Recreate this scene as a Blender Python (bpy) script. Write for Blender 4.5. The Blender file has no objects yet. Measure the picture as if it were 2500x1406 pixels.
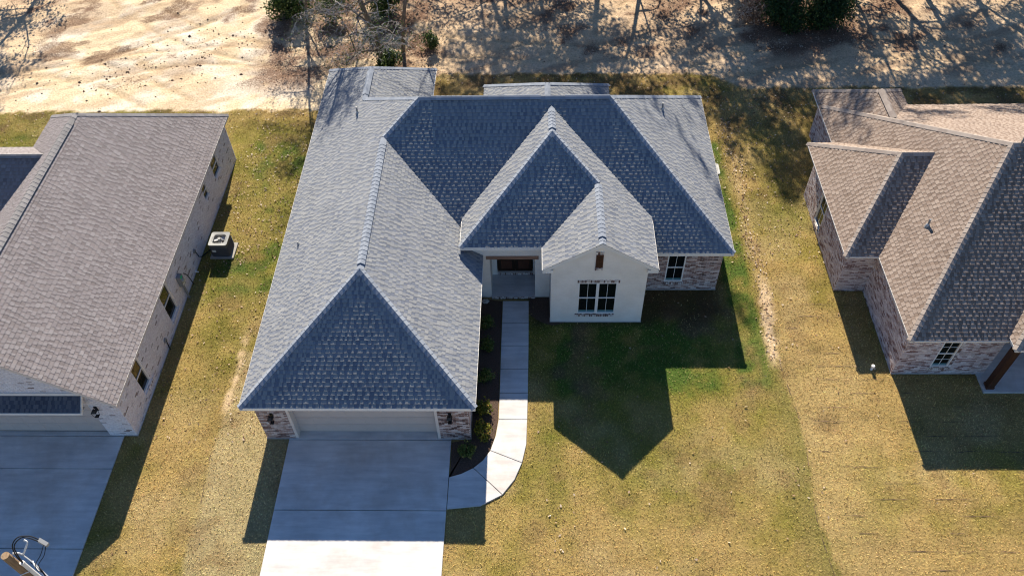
import bpy, math, random
import numpy as np
from mathutils import Vector, Matrix

random.seed(7)
np.random.seed(7)
SC = bpy.context.scene
COL = SC.collection
RAD = math.radians

# ------------------------------------------------------------------ camera, sky, sun, exposure
CAM_H = 26.567
PITCH, YAW, ROLL = 0.86443, -0.04066, -0.03284
FPX = 2000.95 / 2500.0
cam = bpy.data.cameras.new('camera')
cam.sensor_width = 36.0
cam.lens = FPX * 36.0
cam.clip_start = 0.5
cam.clip_end = 3000.0
camo = bpy.data.objects.new('camera', cam)
COL.objects.link(camo)
_fw = Vector((math.sin(YAW) * math.cos(PITCH), math.cos(YAW) * math.cos(PITCH), -math.sin(PITCH)))
_r = Vector((math.cos(YAW), -math.sin(YAW), 0))
_u = _r.cross(_fw)
_r2 = _r * math.cos(ROLL) + _u * math.sin(ROLL)
_u2 = -_r * math.sin(ROLL) + _u * math.cos(ROLL)
camo.matrix_world = Matrix((
    (_r2.x, _u2.x, -_fw.x, 0), (_r2.y, _u2.y, -_fw.y, 0), (_r2.z, _u2.z, -_fw.z, CAM_H), (0, 0, 0, 1)))
SC.camera = camo

SUN_EL, SUN_AZ = RAD(34.9), RAD(-5.0)      # azimuth from +y towards +x
sdir = Vector((math.sin(SUN_AZ) * math.cos(SUN_EL), math.cos(SUN_AZ) * math.cos(SUN_EL), math.sin(SUN_EL)))
world = bpy.data.worlds.new('World')
SC.world = world
world.use_nodes = True
wn = world.node_tree
wn.nodes.clear()
sky = wn.nodes.new('ShaderNodeTexSky')
sky.sky_type = 'NISHITA'
sky.sun_disc = False
sky.sun_elevation = SUN_EL
sky.sun_rotation = SUN_AZ
sky.air_density = 1.0
sky.dust_density = 0.0
sky.ozone_density = 8.0
bg = wn.nodes.new('ShaderNodeBackground')
bg.inputs[1].default_value = 0.066
wo = wn.nodes.new('ShaderNodeOutputWorld')
wn.links.new(sky.outputs[0], bg.inputs[0])
wn.links.new(bg.outputs[0], wo.inputs[0])
sun = bpy.data.lights.new('sun', 'SUN')
sun.energy = 5.0
sun.angle = RAD(0.53)
sun.color = (1.0, 0.90, 0.755)
suno = bpy.data.objects.new('sun', sun)
suno.rotation_euler = (-sdir).to_track_quat('-Z', 'Y').to_euler()
suno.location = (0, 60, 60)
COL.objects.link(suno)
SC.view_settings.view_transform = 'Standard'
SC.view_settings.look = 'None'
SC.view_settings.gamma = 1.0
SC.view_settings.use_curve_mapping = False
SC.view_settings.exposure = 1.03
SC.render.engine = 'CYCLES'
SC.cycles.use_denoising = True
SC.cycles.use_adaptive_sampling = False
SC.cycles.max_bounces = 6
SC.cycles.filter_width = 1.15
SC.cycles.transparent_max_bounces = 8

# ------------------------------------------------------------------ material helpers
MATS = {}


def mat(name):
    m = bpy.data.materials.new(name)
    m.use_nodes = True
    nt = m.node_tree
    b = nt.nodes['Principled BSDF']
    b.inputs['Specular IOR Level'].default_value = 0.25
    b.inputs['Roughness'].default_value = 0.85
    MATS[name] = m
    return m, nt, b


def N(nt, t, **kw):
    n = nt.nodes.new('ShaderNode' + t)
    for k, v in kw.items():
        if k in n.inputs.keys():
            n.inputs[k].default_value = v
        else:
            setattr(n, k, v)
    return n


def L(nt, a, b):
    nt.links.new(a, b)


def math_(nt, op, a, b=None, c=None, clamp=False):
    n = nt.nodes.new('ShaderNodeMath')
    n.operation = op
    n.use_clamp = clamp
    for i, v in enumerate((a, b, c)):
        if v is None:
            continue
        if isinstance(v, (int, float)):
            n.inputs[i].default_value = v
        else:
            nt.links.new(v, n.inputs[i])
    return n.outputs[0]


def ramp(nt, fac, stops, interp='LINEAR'):
    n = nt.nodes.new('ShaderNodeValToRGB')
    n.color_ramp.interpolation = interp
    el = n.color_ramp.elements
    el[0].position, el[0].color = stops[0][0], (*stops[0][1], 1)
    el[1].position, el[1].color = stops[-1][0], (*stops[-1][1], 1)
    for p, c in stops[1:-1]:
        e = el.new(p)
        e.color = (*c, 1)
    nt.links.new(fac, n.inputs[0])
    return n.outputs[0]


def mix(nt, fac, a, b, blend='MIX'):
    n = nt.nodes.new('ShaderNodeMix')
    n.data_type = 'RGBA'
    n.blend_type = blend
    for i, v in ((0, fac), (6, a), (7, b)):
        if isinstance(v, (int, float)):
            n.inputs[i].default_value = v
        elif isinstance(v, tuple):
            n.inputs[i].default_value = (*v, 1)
        else:
            nt.links.new(v, n.inputs[i])
    return n.outputs[2]


def noise(nt, scale, detail=3, rough=0.55, coord='Position', stretch=None):
    if coord == 'Position':
        c = nt.nodes.new('ShaderNodeNewGeometry').outputs['Position']
    else:
        c = nt.nodes.new('ShaderNodeTexCoord').outputs[coord]
    if stretch:
        mp = nt.nodes.new('ShaderNodeMapping')
        mp.inputs['Scale'].default_value = stretch
        nt.links.new(c, mp.inputs[0])
        c = mp.outputs[0]
    n = nt.nodes.new('ShaderNodeTexNoise')
    n.inputs['Scale'].default_value = scale
    n.inputs['Detail'].default_value = detail
    n.inputs['Roughness'].default_value = rough
    nt.links.new(c, n.inputs['Vector'])
    return n.outputs[0]


def bump(nt, b, h, strength, dist=0.02):
    n = nt.nodes.new('ShaderNodeBump')
    n.inputs['Strength'].default_value = strength
    n.inputs['Distance'].default_value = dist
    nt.links.new(h, n.inputs['Height'])
    nt.links.new(n.outputs[0], b.inputs['Normal'])


def rnd(nt):
    """one random number for each piece, whether it is its own object or an island of a joined mesh"""
    g = nt.nodes.new('ShaderNodeNewGeometry').outputs['Random Per Island']
    o = nt.nodes.new('ShaderNodeObjectInfo').outputs['Random']
    return math_(nt, 'FRACT', math_(nt, 'ADD', g, o))


def plain(name, col, rough=0.8, spec=0.25, metal=0.0, var=0.12, scale=6.0, bmp=0.0):
    m, nt, b = mat(name)
    n = noise(nt, scale, 4)
    c = ramp(nt, n, [(0.25, tuple(x * (1 - var) for x in col)), (0.75, tuple(min(1, x * (1 + var)) for x in col))])
    L(nt, c, b.inputs['Base Color'])
    b.inputs['Roughness'].default_value = rough
    b.inputs['Specular IOR Level'].default_value = spec
    b.inputs['Metallic'].default_value = metal
    if bmp:
        bump(nt, b, noise(nt, scale * 12, 4), bmp, 0.01)
    return m


def shingle_mat(name, stops):
    m, nt, b = mat(name)
    r = rnd(nt)
    c = ramp(nt, r, stops)
    big = noise(nt, 0.9, 4)
    c = mix(nt, 1.0, c, ramp(nt, big, [(0.3, (0.93, 0.93, 0.93)), (0.7, (1.06, 1.06, 1.06))]), 'MULTIPLY')
    gr = noise(nt, 160.0, 2)
    c = mix(nt, 1.0, c, ramp(nt, gr, [(0.3, (0.72, 0.72, 0.72)), (0.7, (1.25, 1.25, 1.25))]), 'MULTIPLY')
    L(nt, c, b.inputs['Base Color'])
    b.inputs['Roughness'].default_value = 0.93
    b.inputs['Specular IOR Level'].default_value = 0.2
    bump(nt, b, gr, 0.5, 0.004)
    return m


shingle_mat('shingle_grey', [(0.0, (0.225, 0.236, 0.25)), (0.35, (0.261, 0.27, 0.277)), (0.6, (0.279, 0.287, 0.291)), (0.85, (0.248, 0.257, 0.268)), (1.0, (0.305, 0.31, 0.309))])
shingle_mat('shingle_shaded', [(0.0, (0.097, 0.107, 0.132)), (0.35, (0.116, 0.126, 0.149)), (0.6, (0.125, 0.135, 0.158)), (0.85, (0.108, 0.119, 0.143)), (1.0, (0.138, 0.148, 0.169))])  # left shed roof: deep shade put into the colour as dark navy
shingle_mat('shingle_rose', [(0.0, (0.227, 0.204, 0.205)), (0.35, (0.278, 0.254, 0.253)), (0.6, (0.253, 0.227, 0.228)), (0.85, (0.3, 0.276, 0.274)), (1.0, (0.269, 0.243, 0.243))])
shingle_mat('shingle_brown', [(0.0, (0.267, 0.208, 0.17)), (0.35, (0.332, 0.264, 0.216)), (0.6, (0.297, 0.234, 0.193)), (0.85, (0.36, 0.289, 0.236)), (1.0, (0.319, 0.251, 0.207))])
shingle_mat('band_grey', [(0.0, (0.146, 0.165, 0.207)), (0.5, (0.18, 0.2, 0.24)), (1.0, (0.214, 0.233, 0.268))])
shingle_mat('band_shaded', [(0.0, (0.061, 0.073, 0.103)), (0.5, (0.075, 0.088, 0.12)), (1.0, (0.09, 0.103, 0.134))])  # strips under the shed tabs, darkened with the same painted shade
shingle_mat('band_rose', [(0.0, (0.196, 0.171, 0.167)), (0.5, (0.235, 0.206, 0.2)), (1.0, (0.269, 0.238, 0.231))])
shingle_mat('band_brown', [(0.0, (0.193, 0.142, 0.111)), (0.5, (0.231, 0.173, 0.136)), (1.0, (0.27, 0.202, 0.159))])
shingle_mat('cap_grey', [(0.0, (0.224, 0.254, 0.303)), (0.5, (0.261, 0.291, 0.338)), (1.0, (0.299, 0.329, 0.372))])
shingle_mat('cap_rose', [(0.0, (0.232, 0.223, 0.219)), (0.5, (0.27, 0.258, 0.253)), (1.0, (0.307, 0.293, 0.29))])
shingle_mat('cap_brown', [(0.0, (0.263, 0.218, 0.193)), (0.5, (0.318, 0.272, 0.237)), (1.0, (0.371, 0.32, 0.282))])


def brick_mat(name, stops, rough=0.9):
    m, nt, b = mat(name)
    c = ramp(nt, rnd(nt), stops)
    sm = noise(nt, 14.0, 5, 0.65)
    c = mix(nt, 1.0, c, ramp(nt, sm, [(0.3, (0.8, 0.79, 0.78)), (0.55, (1, 1, 1)), (0.75, (1.2, 1.19, 1.17))]), 'MULTIPLY')
    L(nt, c, b.inputs['Base Color'])
    b.inputs['Roughness'].default_value = rough
    bump(nt, b, noise(nt, 60.0, 3), 0.4, 0.006)
    return m


brick_mat('brick_red', [(0.0, (0.114, 0.072, 0.065)), (0.16, (0.251, 0.157, 0.13)), (0.4, (0.41, 0.284, 0.242)), (0.7, (0.536, 0.423, 0.372)), (1.0, (0.707, 0.626, 0.578))])
brick_mat('brick_pink', [(0.0, (0.194, 0.11, 0.101)), (0.14, (0.367, 0.259, 0.235)), (0.4, (0.562, 0.462, 0.437)), (0.75, (0.659, 0.572, 0.554)), (1.0, (0.756, 0.693, 0.678))])
brick_mat('brick_white', [(0.0, (0.30, 0.23, 0.20)), (0.03, (0.48, 0.42, 0.39)), (0.07, (0.78, 0.715, 0.70)), (0.5, (0.83, 0.775, 0.76)), (1.0, (0.87, 0.83, 0.815))])
brick_mat('brick_soldier', [(0.0, (0.14, 0.09, 0.08)), (0.3, (0.24, 0.155, 0.13)), (0.5, (0.52, 0.45, 0.42)), (1.0, (0.78, 0.74, 0.70))])
plain('mortar', (0.68, 0.62, 0.575), 0.95, 0.1, var=0.12, scale=9, bmp=0.3)
plain('mortar_white', (0.82, 0.76, 0.74), 0.95, 0.1, var=0.1, scale=9, bmp=0.3)

# painted brick: smooth paint with courses showing through as relief
m, nt, b = mat('painted_brick')
tc = nt.nodes.new('ShaderNodeNewGeometry')
sep = nt.nodes.new('ShaderNodeSeparateXYZ')
L(nt, tc.outputs['Position'], sep.inputs[0])
cmb = nt.nodes.new('ShaderNodeCombineXYZ')
L(nt, math_(nt, 'ADD', sep.outputs[0], sep.outputs[1]), cmb.inputs[0])
L(nt, sep.outputs[2], cmb.inputs[1])
bt = N(nt, 'TexBrick', Scale=1.0)
bt.inputs['Mortar Size'].default_value = 0.006
bt.inputs['Mortar Smooth'].default_value = 0.6
bt.inputs['Brick Width'].default_value = 0.2
bt.inputs['Row Height'].default_value = 0.072
bt.inputs['Color1'].default_value = (0.88, 0.825, 0.75, 1)
bt.inputs['Color2'].default_value = (0.86, 0.805, 0.735, 1)
bt.inputs['Mortar'].default_value = (0.82, 0.77, 0.70, 1)
L(nt, cmb.outputs[0], bt.inputs['Vector'])
dirt = ramp(nt, noise(nt, 1.6, 5, 0.6), [(0.3, (0.9, 0.89, 0.87)), (0.65, (1, 1, 1))])
L(nt, mix(nt, 1.0, bt.outputs[0], dirt, 'MULTIPLY'), b.inputs['Base Color'])
b.inputs['Roughness'].default_value = 0.7
hh = math_(nt, 'SUBTRACT', 1.0, bt.outputs[1])
bump(nt, b, math_(nt, 'ADD', hh, math_(nt, 'MULTIPLY', noise(nt, 40, 3), 0.4)), 0.35, 0.006)

plain('trim_white', (0.80, 0.765, 0.71), 0.55, 0.35, var=0.04, scale=3)
plain('trim_cream', (0.72, 0.63, 0.55), 0.55, 0.3, var=0.05, scale=3)
plain('door_beige', (0.60, 0.50, 0.43), 0.6, 0.3, var=0.05, scale=3)
plain('vinyl', (0.84, 0.81, 0.76), 0.45, 0.4, var=0.03)
plain('black_metal', (0.012, 0.012, 0.013), 0.5, 0.4)
plain('dark_vent', (0.02, 0.02, 0.022), 0.8)
plain('grey_metal', (0.23, 0.24, 0.25), 0.5, 0.4, var=0.1)
plain('galvanised', (0.46, 0.47, 0.48), 0.4, 0.5, metal=0.4, var=0.12, scale=12)
plain('unit_grey', (0.10, 0.105, 0.11), 0.6, 0.3, var=0.1)
plain('unit_top', (0.26, 0.27, 0.265), 0.5, 0.4, var=0.06)
plain('pad', (0.34, 0.32, 0.29), 0.9)
plain('pvc', (0.80, 0.79, 0.76), 0.5, 0.4, var=0.04)
plain('rubber', (0.012, 0.012, 0.013), 0.6, 0.3)
plain('sticker_green', (0.02, 0.45, 0.22), 0.5)
plain('sticker_white', (0.7, 0.7, 0.68), 0.5)
plain('stone', (0.52, 0.48, 0.43), 0.9, var=0.2, bmp=0.4)
plain('foundation', (0.44, 0.40, 0.36), 0.95, var=0.2, scale=4, bmp=0.4)
plain('film_teal', (0.10, 0.22, 0.23), 0.4)

m, nt, b = mat('glass_dark')
b.inputs['Base Color'].default_value = (0.006, 0.008, 0.009, 1)
b.inputs['Roughness'].default_value = 0.04
b.inputs['Specular IOR Level'].default_value = 0.5
bump(nt, b, noise(nt, 1.3, 1), 0.03, 0.02)


def wood(name, c0, c1, rough=0.7, axis=(1, 14, 14), scale=2.5):
    m, nt, b = mat(name)
    n = noise(nt, scale, 6, 0.65, 'Position', axis)
    L(nt, ramp(nt, n, [(0.25, c0), (0.72, c1)]), b.inputs['Base Color'])
    b.inputs['Roughness'].default_value = rough
    bump(nt, b, n, 0.35, 0.01)


wood('wood_beam', (0.17, 0.085, 0.055), (0.38, 0.23, 0.16))
wood('wood_dark', (0.028, 0.012, 0.008), (0.085, 0.038, 0.022), 0.5, (14, 14, 1))
wood('wood_door', (0.012, 0.007, 0.004), (0.04, 0.022, 0.011), 0.45, (14, 14, 1))
wood('wood_shutter', (0.05, 0.02, 0.012), (0.12, 0.05, 0.03), 0.6, (14, 14, 1))
wood('wood_pole', (0.16, 0.10, 0.055), (0.38, 0.27, 0.17), 0.9, (9, 9, 0.6))
wood('bark', (0.07, 0.055, 0.032), (0.24, 0.2, 0.165), 0.95, (7, 7, 1.2), 3)
wood('bark_grey', (0.28, 0.255, 0.23), (0.6, 0.56, 0.52), 0.95, (7, 7, 1.2), 3)

# concrete: trowel marks, faint stains
m, nt, b = mat('concrete')
n1 = noise(nt, 0.7, 6, 0.6)
n2 = noise(nt, 3.5, 4, 0.6, 'Position', (0.25, 1.6, 1))
n3 = noise(nt, 55.0, 3)
c = ramp(nt, n1, [(0.3, (0.54, 0.525, 0.505)), (0.52, (0.63, 0.615, 0.595)), (0.72, (0.69, 0.675, 0.655))])
c = mix(nt, 1.0, c, ramp(nt, n2, [(0.3, (0.84, 0.84, 0.85)), (0.7, (1.08, 1.08, 1.08))]), 'MULTIPLY')
c = mix(nt, 1.0, c, ramp(nt, n3, [(0.25, (0.9, 0.9, 0.9)), (0.7, (1.05, 1.05, 1.05))]), 'MULTIPLY')
st = math_(nt, 'MULTIPLY', ramp(nt, noise(nt, 0.5, 6, 0.7), [(0.48, (0, 0, 0)), (0.70, (1, 1, 1))]), 0.5)
c = mix(nt, st, c, (0.40, 0.33, 0.27))
L(nt, c, b.inputs['Base Color'])
b.inputs['Roughness'].default_value = 0.8
bump(nt, b, n3, 0.25, 0.004)

# attribute coloured ground, grass, leaves
m, nt, b = mat('ground')
at = N(nt, 'Attribute', attribute_name='col')
at2 = N(nt, 'Attribute', attribute_name='sand')
f1 = noise(nt, 9.0, 6, 0.7)
f2 = noise(nt, 38.0, 4, 0.7)
c = mix(nt, 1.0, at.outputs['Color'], ramp(nt, f1, [(0.28, (0.62, 0.6, 0.56)), (0.5, (1, 1, 1)), (0.72, (1.3, 1.28, 1.22))]), 'MULTIPLY')
c = mix(nt, 1.0, c, ramp(nt, f2, [(0.3, (0.66, 0.64, 0.6)), (0.5, (1, 1, 1)), (0.7, (1.25, 1.23, 1.2))]), 'MULTIPLY')
# fine dark litter specks on the open sand, their density read from the 'litter' attribute
sp = noise(nt, 16.0, 6, 0.8)
lit = N(nt, 'Attribute', attribute_name='litter').outputs['Fac']
th = math_(nt, 'SUBTRACT', 0.70, math_(nt, 'MULTIPLY', lit, 0.30))
spk = math_(nt, 'MULTIPLY', math_(nt, 'SUBTRACT', sp, th), 14.0, clamp=True)
spk.node.use_clamp = True
litc = ramp(nt, noise(nt, 60.0, 2), [(0.3, (0.05, 0.03, 0.02)), (0.55, (0.15, 0.08, 0.05)), (0.75, (0.34, 0.2, 0.13))])
c = mix(nt, math_(nt, 'MULTIPLY', spk, 0.85), c, litc)
L(nt, c, b.inputs['Base Color'])
b.inputs['Roughness'].default_value = 0.95
b.inputs['Specular IOR Level'].default_value = 0.1
bump(nt, b, math_(nt, 'ADD', math_(nt, 'MULTIPLY', f1, 1.0), math_(nt, 'MULTIPLY', f2, 0.5)), 0.8, 0.06)

m, nt, b = mat('grass')
at = N(nt, 'Attribute', attribute_name='col')
L(nt, at.outputs['Color'], b.inputs['Base Color'])
b.inputs['Roughness'].default_value = 0.7
b.inputs['Specular IOR Level'].default_value = 0.15
tr = nt.nodes.new('ShaderNodeBsdfTranslucent')
L(nt, at.outputs['Color'], tr.inputs[0])
ms = nt.nodes.new('ShaderNodeMixShader')
ms.inputs[0].default_value = 0.3
L(nt, b.outputs[0], ms.inputs[1])
L(nt, tr.outputs[0], ms.inputs[2])
L(nt, ms.outputs[0], nt.nodes['Material Output'].inputs[0])


def leaf_mat(name, stops, trans=0.3):
    m, nt, b = mat(name)
    r = nt.nodes.new('ShaderNodeNewGeometry').outputs['Random Per Island']
    c = ramp(nt, r, stops)
    L(nt, c, b.inputs['Base Color'])
    b.inputs['Roughness'].default_value = 0.55
    tr = nt.nodes.new('ShaderNodeBsdfTranslucent')
    L(nt, c, tr.inputs[0])
    ms = nt.nodes.new('ShaderNodeMixShader')
    ms.inputs[0].default_value = trans
    L(nt, b.outputs[0], ms.inputs[1])
    L(nt, tr.outputs[0], ms.inputs[2])
    L(nt, ms.outputs[0], nt.nodes['Material Output'].inputs[0])


leaf_mat('leaf_evergreen', [(0, (0.018, 0.04, 0.012)), (0.5, (0.04, 0.08, 0.02)), (0.85, (0.09, 0.14, 0.03)), (1, (0.2, 0.24, 0.08))])
leaf_mat('leaf_dark', [(0, (0.016, 0.04, 0.014)), (0.6, (0.036, 0.078, 0.024)), (1, (0.09, 0.15, 0.035))])
leaf_mat('leaf_shrub', [(0, (0.05, 0.085, 0.022)), (0.5, (0.10, 0.15, 0.03)), (0.85, (0.19, 0.22, 0.05)), (1, (0.28, 0.19, 0.06))])
leaf_mat('leaf_shrub_gold', [(0, (0.06, 0.08, 0.015)), (0.45, (0.16, 0.17, 0.02)), (0.8, (0.34, 0.29, 0.03)), (1, (0.4, 0.17, 0.06))])
leaf_mat('leaf_dry', [(0, (0.13, 0.07, 0.04)), (0.3, (0.26, 0.15, 0.09)), (0.65, (0.45, 0.32, 0.22)), (1, (0.66, 0.56, 0.44))], 0.15)
leaf_mat('clod', [(0, (0.05, 0.03, 0.022)), (0.5, (0.1, 0.06, 0.04)), (1, (0.17, 0.105, 0.07))], 0.0)
m, nt, b = mat('mulch')
c = ramp(nt, noise(nt, 28, 6, 0.75), [(0.3, (0.035, 0.022, 0.016)), (0.55, (0.11, 0.07, 0.05)), (0.75, (0.24, 0.165, 0.13))])
L(nt, c, b.inputs['Base Color'])
bump(nt, b, noise(nt, 28, 6, 0.75), 1.0, 0.05)


# ------------------------------------------------------------------ mesh helpers
class MB:
    def __init__(s):
        s.v, s.f = [], []

    def face(s, pts):
        i = len(s.v)
        s.v.extend([tuple(p) for p in pts])
        s.f.append(tuple(range(i, i + len(pts))))

    def box(s, x0, x1, y0, y1, z0, z1):
        i = len(s.v)
        s.v += [(x0, y0, z0), (x1, y0, z0), (x1, y1, z0), (x0, y1, z0), (x0, y0, z1), (x1, y0, z1), (x1, y1, z1), (x0, y1, z1)]
        s.f += [tuple(i + k for k in q) for q in ((0, 3, 2, 1), (4, 5, 6, 7), (0, 1, 5, 4), (1, 2, 6, 5), (2, 3, 7, 6), (3, 0, 4, 7))]

    def obox(s, O, U, V, W):
        """box from corner O with edge vectors U, V, W"""
        O, U, V, W = map(Vector, (O, U, V, W))
        i = len(s.v)
        s.v += [tuple(p) for p in (O, O + U, O + U + V, O + V, O + W, O + U + W, O + U + V + W, O + V + W)]
        s.f += [tuple(i + k for k in q) for q in ((0, 3, 2, 1), (4, 5, 6, 7), (0, 1, 5, 4), (1, 2, 6, 5), (2, 3, 7, 6), (3, 0, 4, 7))]

    def prism(s, pts, z0, z1, bev=0.0):
        """vertical prism on a plan polygon (counter-clockwise), top edge chamfered"""
        n = len(pts)
        c = Vector((sum(p[0] for p in pts) / n, sum(p[1] for p in pts) / n))
        i = len(s.v)
        s.v += [(p[0], p[1], z0) for p in pts]
        s.v += [(p[0], p[1], z1 - bev) for p in pts]
        for k in range(n):
            s.f.append((i + k, i + (k + 1) % n, i + n + (k + 1) % n, i + n + k))
        if bev:
            ins = []
            for k in range(n):
                a, p, q = Vector(pts[k - 1]), Vector(pts[k]), Vector(pts[(k + 1) % n])
                d1, d2 = (p - a).normalized(), (q - p).normalized()
                nn = Vector((-d1.y - d2.y, d1.x + d2.x))
                nn = nn.normalized() if nn.length > 1e-6 else Vector((-d1.y, d1.x))
                ins.append((p.x + nn.x * bev, p.y + nn.y * bev, z1))
            s.v += ins
            for k in range(n):
                s.f.append((i + n + k, i + n + (k + 1) % n, i + 2 * n + (k + 1) % n, i + 2 * n + k))
            s.f.append(tuple(range(i + 2 * n, i + 3 * n)))
        else:
            s.f.append(tuple(range(i + n, i + 2 * n)))

    def tube(s, pts, rads, seg=8, cap=True):
        pts = [Vector(p) for p in pts]
        if not hasattr(rads, '__len__'):
            rads = [rads] * len(pts)
        rings = []
        up = Vector((0.3, 0.2, 1)).normalized()
        for k, p in enumerate(pts):
            d = (pts[min(k + 1, len(pts) - 1)] - pts[max(k - 1, 0)]).normalized()
            a = d.cross(up)
            if a.length < 1e-3:
                a = d.cross(Vector((1, 0, 0)))
            a.normalize()
            bb = d.cross(a)
            i = len(s.v)
            for j in range(seg):
                t = 2 * math.pi * j / seg
                s.v.append(tuple(p + (a * math.cos(t) + bb * math.sin(t)) * rads[k]))
            rings.append(i)
        for k in range(len(pts) - 1):
            for j in range(seg):
                s.f.append((rings[k] + j, rings[k] + (j + 1) % seg, rings[k + 1] + (j + 1) % seg, rings[k + 1] + j))
        if cap:
            s.f.append(tuple(rings[0] + j for j in range(seg))[::-1])
            s.f.append(tuple(rings[-1] + j for j in range(seg)))

    def mesh(s, name):
        me = bpy.data.meshes.new(name)
        me.from_pydata(s.v, [], s.f)
        me.validate()
        me.update()
        return me

    def build(s, name, m, parent=None, kind=None, label=None):
        me = s.mesh(name)
        me.materials.append(MATS[m])
        o = bpy.data.objects.new(name, me)
        COL.objects.link(o)
        if parent is not None:
            o.parent = parent
        if kind:
            o['kind'] = kind
        if label:
            o['label'] = label
        return o


def empty(name, loc, label, cat, group=None):
    o = bpy.data.objects.new(name, None)
    o.empty_display_size = 0.3
    COL.objects.link(o)
    o.location = loc
    o['label'] = label
    o['category'] = cat
    if group:
        o['group'] = group
    return o


def tag(o, label=None, cat=None, group=None, kind=None):
    for k, v in (('label', label), ('category', cat), ('group', group), ('kind', kind)):
        if v:
            o[k] = v
    return o


def put(name, me, m, parent, matrix):
    """a piece that shares mesh data with its like"""
    if not me.materials:
        me.materials.append(MATS[m])
    o = bpy.data.objects.new(name, me)
    COL.objects.link(o)
    o.parent = parent
    o.matrix_local = matrix
    return o


def np_mesh(name, v, faces_flat, nper, m, parent=None, cols=None):
    """fast mesh from numpy: v (n,3), faces_flat (k*nper)"""
    me = bpy.data.meshes.new(name)
    nf = len(faces_flat) // nper
    me.vertices.add(len(v))
    me.vertices.foreach_set('co', np.asarray(v, np.float32).ravel())
    me.loops.add(len(faces_flat))
    me.loops.foreach_set('vertex_index', np.asarray(faces_flat, np.int32))
    me.polygons.add(nf)
    me.polygons.foreach_set('loop_start', np.arange(0, nf * nper, nper, dtype=np.int32))
    me.polygons.foreach_set('loop_total', np.full(nf, nper, np.int32))
    if cols is not None:
        a = me.color_attributes.new('col', 'FLOAT_COLOR', 'POINT')
        a.data.foreach_set('color', np.c_[cols, np.ones(len(cols))].astype(np.float32).ravel())
    me.update(calc_edges=True)
    me.materials.append(MATS[m])
    o = bpy.data.objects.new(name, me)
    COL.objects.link(o)
    if parent is not None:
        o.parent = parent
    return o


def px_size(p, s=1.0):
    """how large a piece of size s at p shows in the photograph"""
    d = Vector(p) - Vector((0, 0, CAM_H))
    z = d.dot(_fw)
    return s * 2001.0 / max(z, 0.1)


# ------------------------------------------------------------------ noise fields
_tab = np.random.RandomState(3).rand(256, 256)


def vnoise(x, y, seed=0):
    x = x + seed * 17.31
    y = y + seed * 7.77
    xi, yi = np.floor(x).astype(int), np.floor(y).astype(int)
    fx, fy = x - xi, y - yi
    fx, fy = fx * fx * (3 - 2 * fx), fy * fy * (3 - 2 * fy)
    g = lambda a, c: _tab[a & 255, c & 255]
    return (g(xi, yi) * (1 - fx) + g(xi + 1, yi) * fx) * (1 - fy) + (g(xi, yi + 1) * (1 - fx) + g(xi + 1, yi + 1) * fx) * fy


def fbm(x, y, s, seed=0, oct=4):
    r, a, t = 0, 1.0, 0
    for k in range(oct):
        r = r + a * vnoise(x / s, y / s, seed + k * 3)
        t += a
        a *= 0.55
        s *= 0.5
    return r / t


def sstep(a, b, x):
    t = np.clip((x - a) / (b - a), 0, 1)
    return t * t * (3 - 2 * t)


def edge_y(x):
    """rear edge of the laid turf"""
    e = np.interp(x, [-60, -10.5, -9, -5, 9.6, 11.2, 60], [35.0, 35.0, 36.0, 38.1, 37.9, 36.6, 36.4])
    return e + (fbm(x, x * 0 + 3, 1.1, 5) - 0.5) * 0.35


def lerp(c, t, k):
    return c * (1 - k[..., None]) + np.array(t) * k[..., None]


def box_mask(x, y, x0, x1, y0, y1, s=0.5):
    return sstep(x0 - s, x0 + s, x) * (1 - sstep(x1 - s, x1 + s, x)) * sstep(y0 - s, y0 + s, y) * (1 - sstep(y1 - s, y1 + s, y))


def dirt_line(y):
    return 9.55 + 0.10 * np.sin(y * 0.9) + 0.02 * (y - 20)


def rut_mask(x, y):
    """wheel and track marks pressed into the sand"""
    m_ = 0.0 * x
    for (cx_, cy_, r_, w_) in ((-34, 60, 22.0, .16), (-34, 60, 23.7, .16), (-18, 25, 14.3, .14), (-18, 25, 16.0, .14), (-30, 22, 16.4, .18), (-30, 22, 18.2, .18), (2, 70, 29, .2), (2, 70, 30.8, .2), (20, 15, 24.4, .2), (20, 15, 26.2, .2), (-10, 60, 19.5, .15), (-10, 60, 21.3, .15)):
        d_ = np.abs(np.hypot(x - cx_, y - cy_) - r_ + 0.5 * (fbm(x, y, 3.0, 61) - 0.5))
        m_ = np.maximum(m_, (1 - sstep(w_ * 0.5, w_ * 1.5, d_)) * sstep(0.35, 0.55, fbm(x, y, 2.0, 62)))
    return m_


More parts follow.
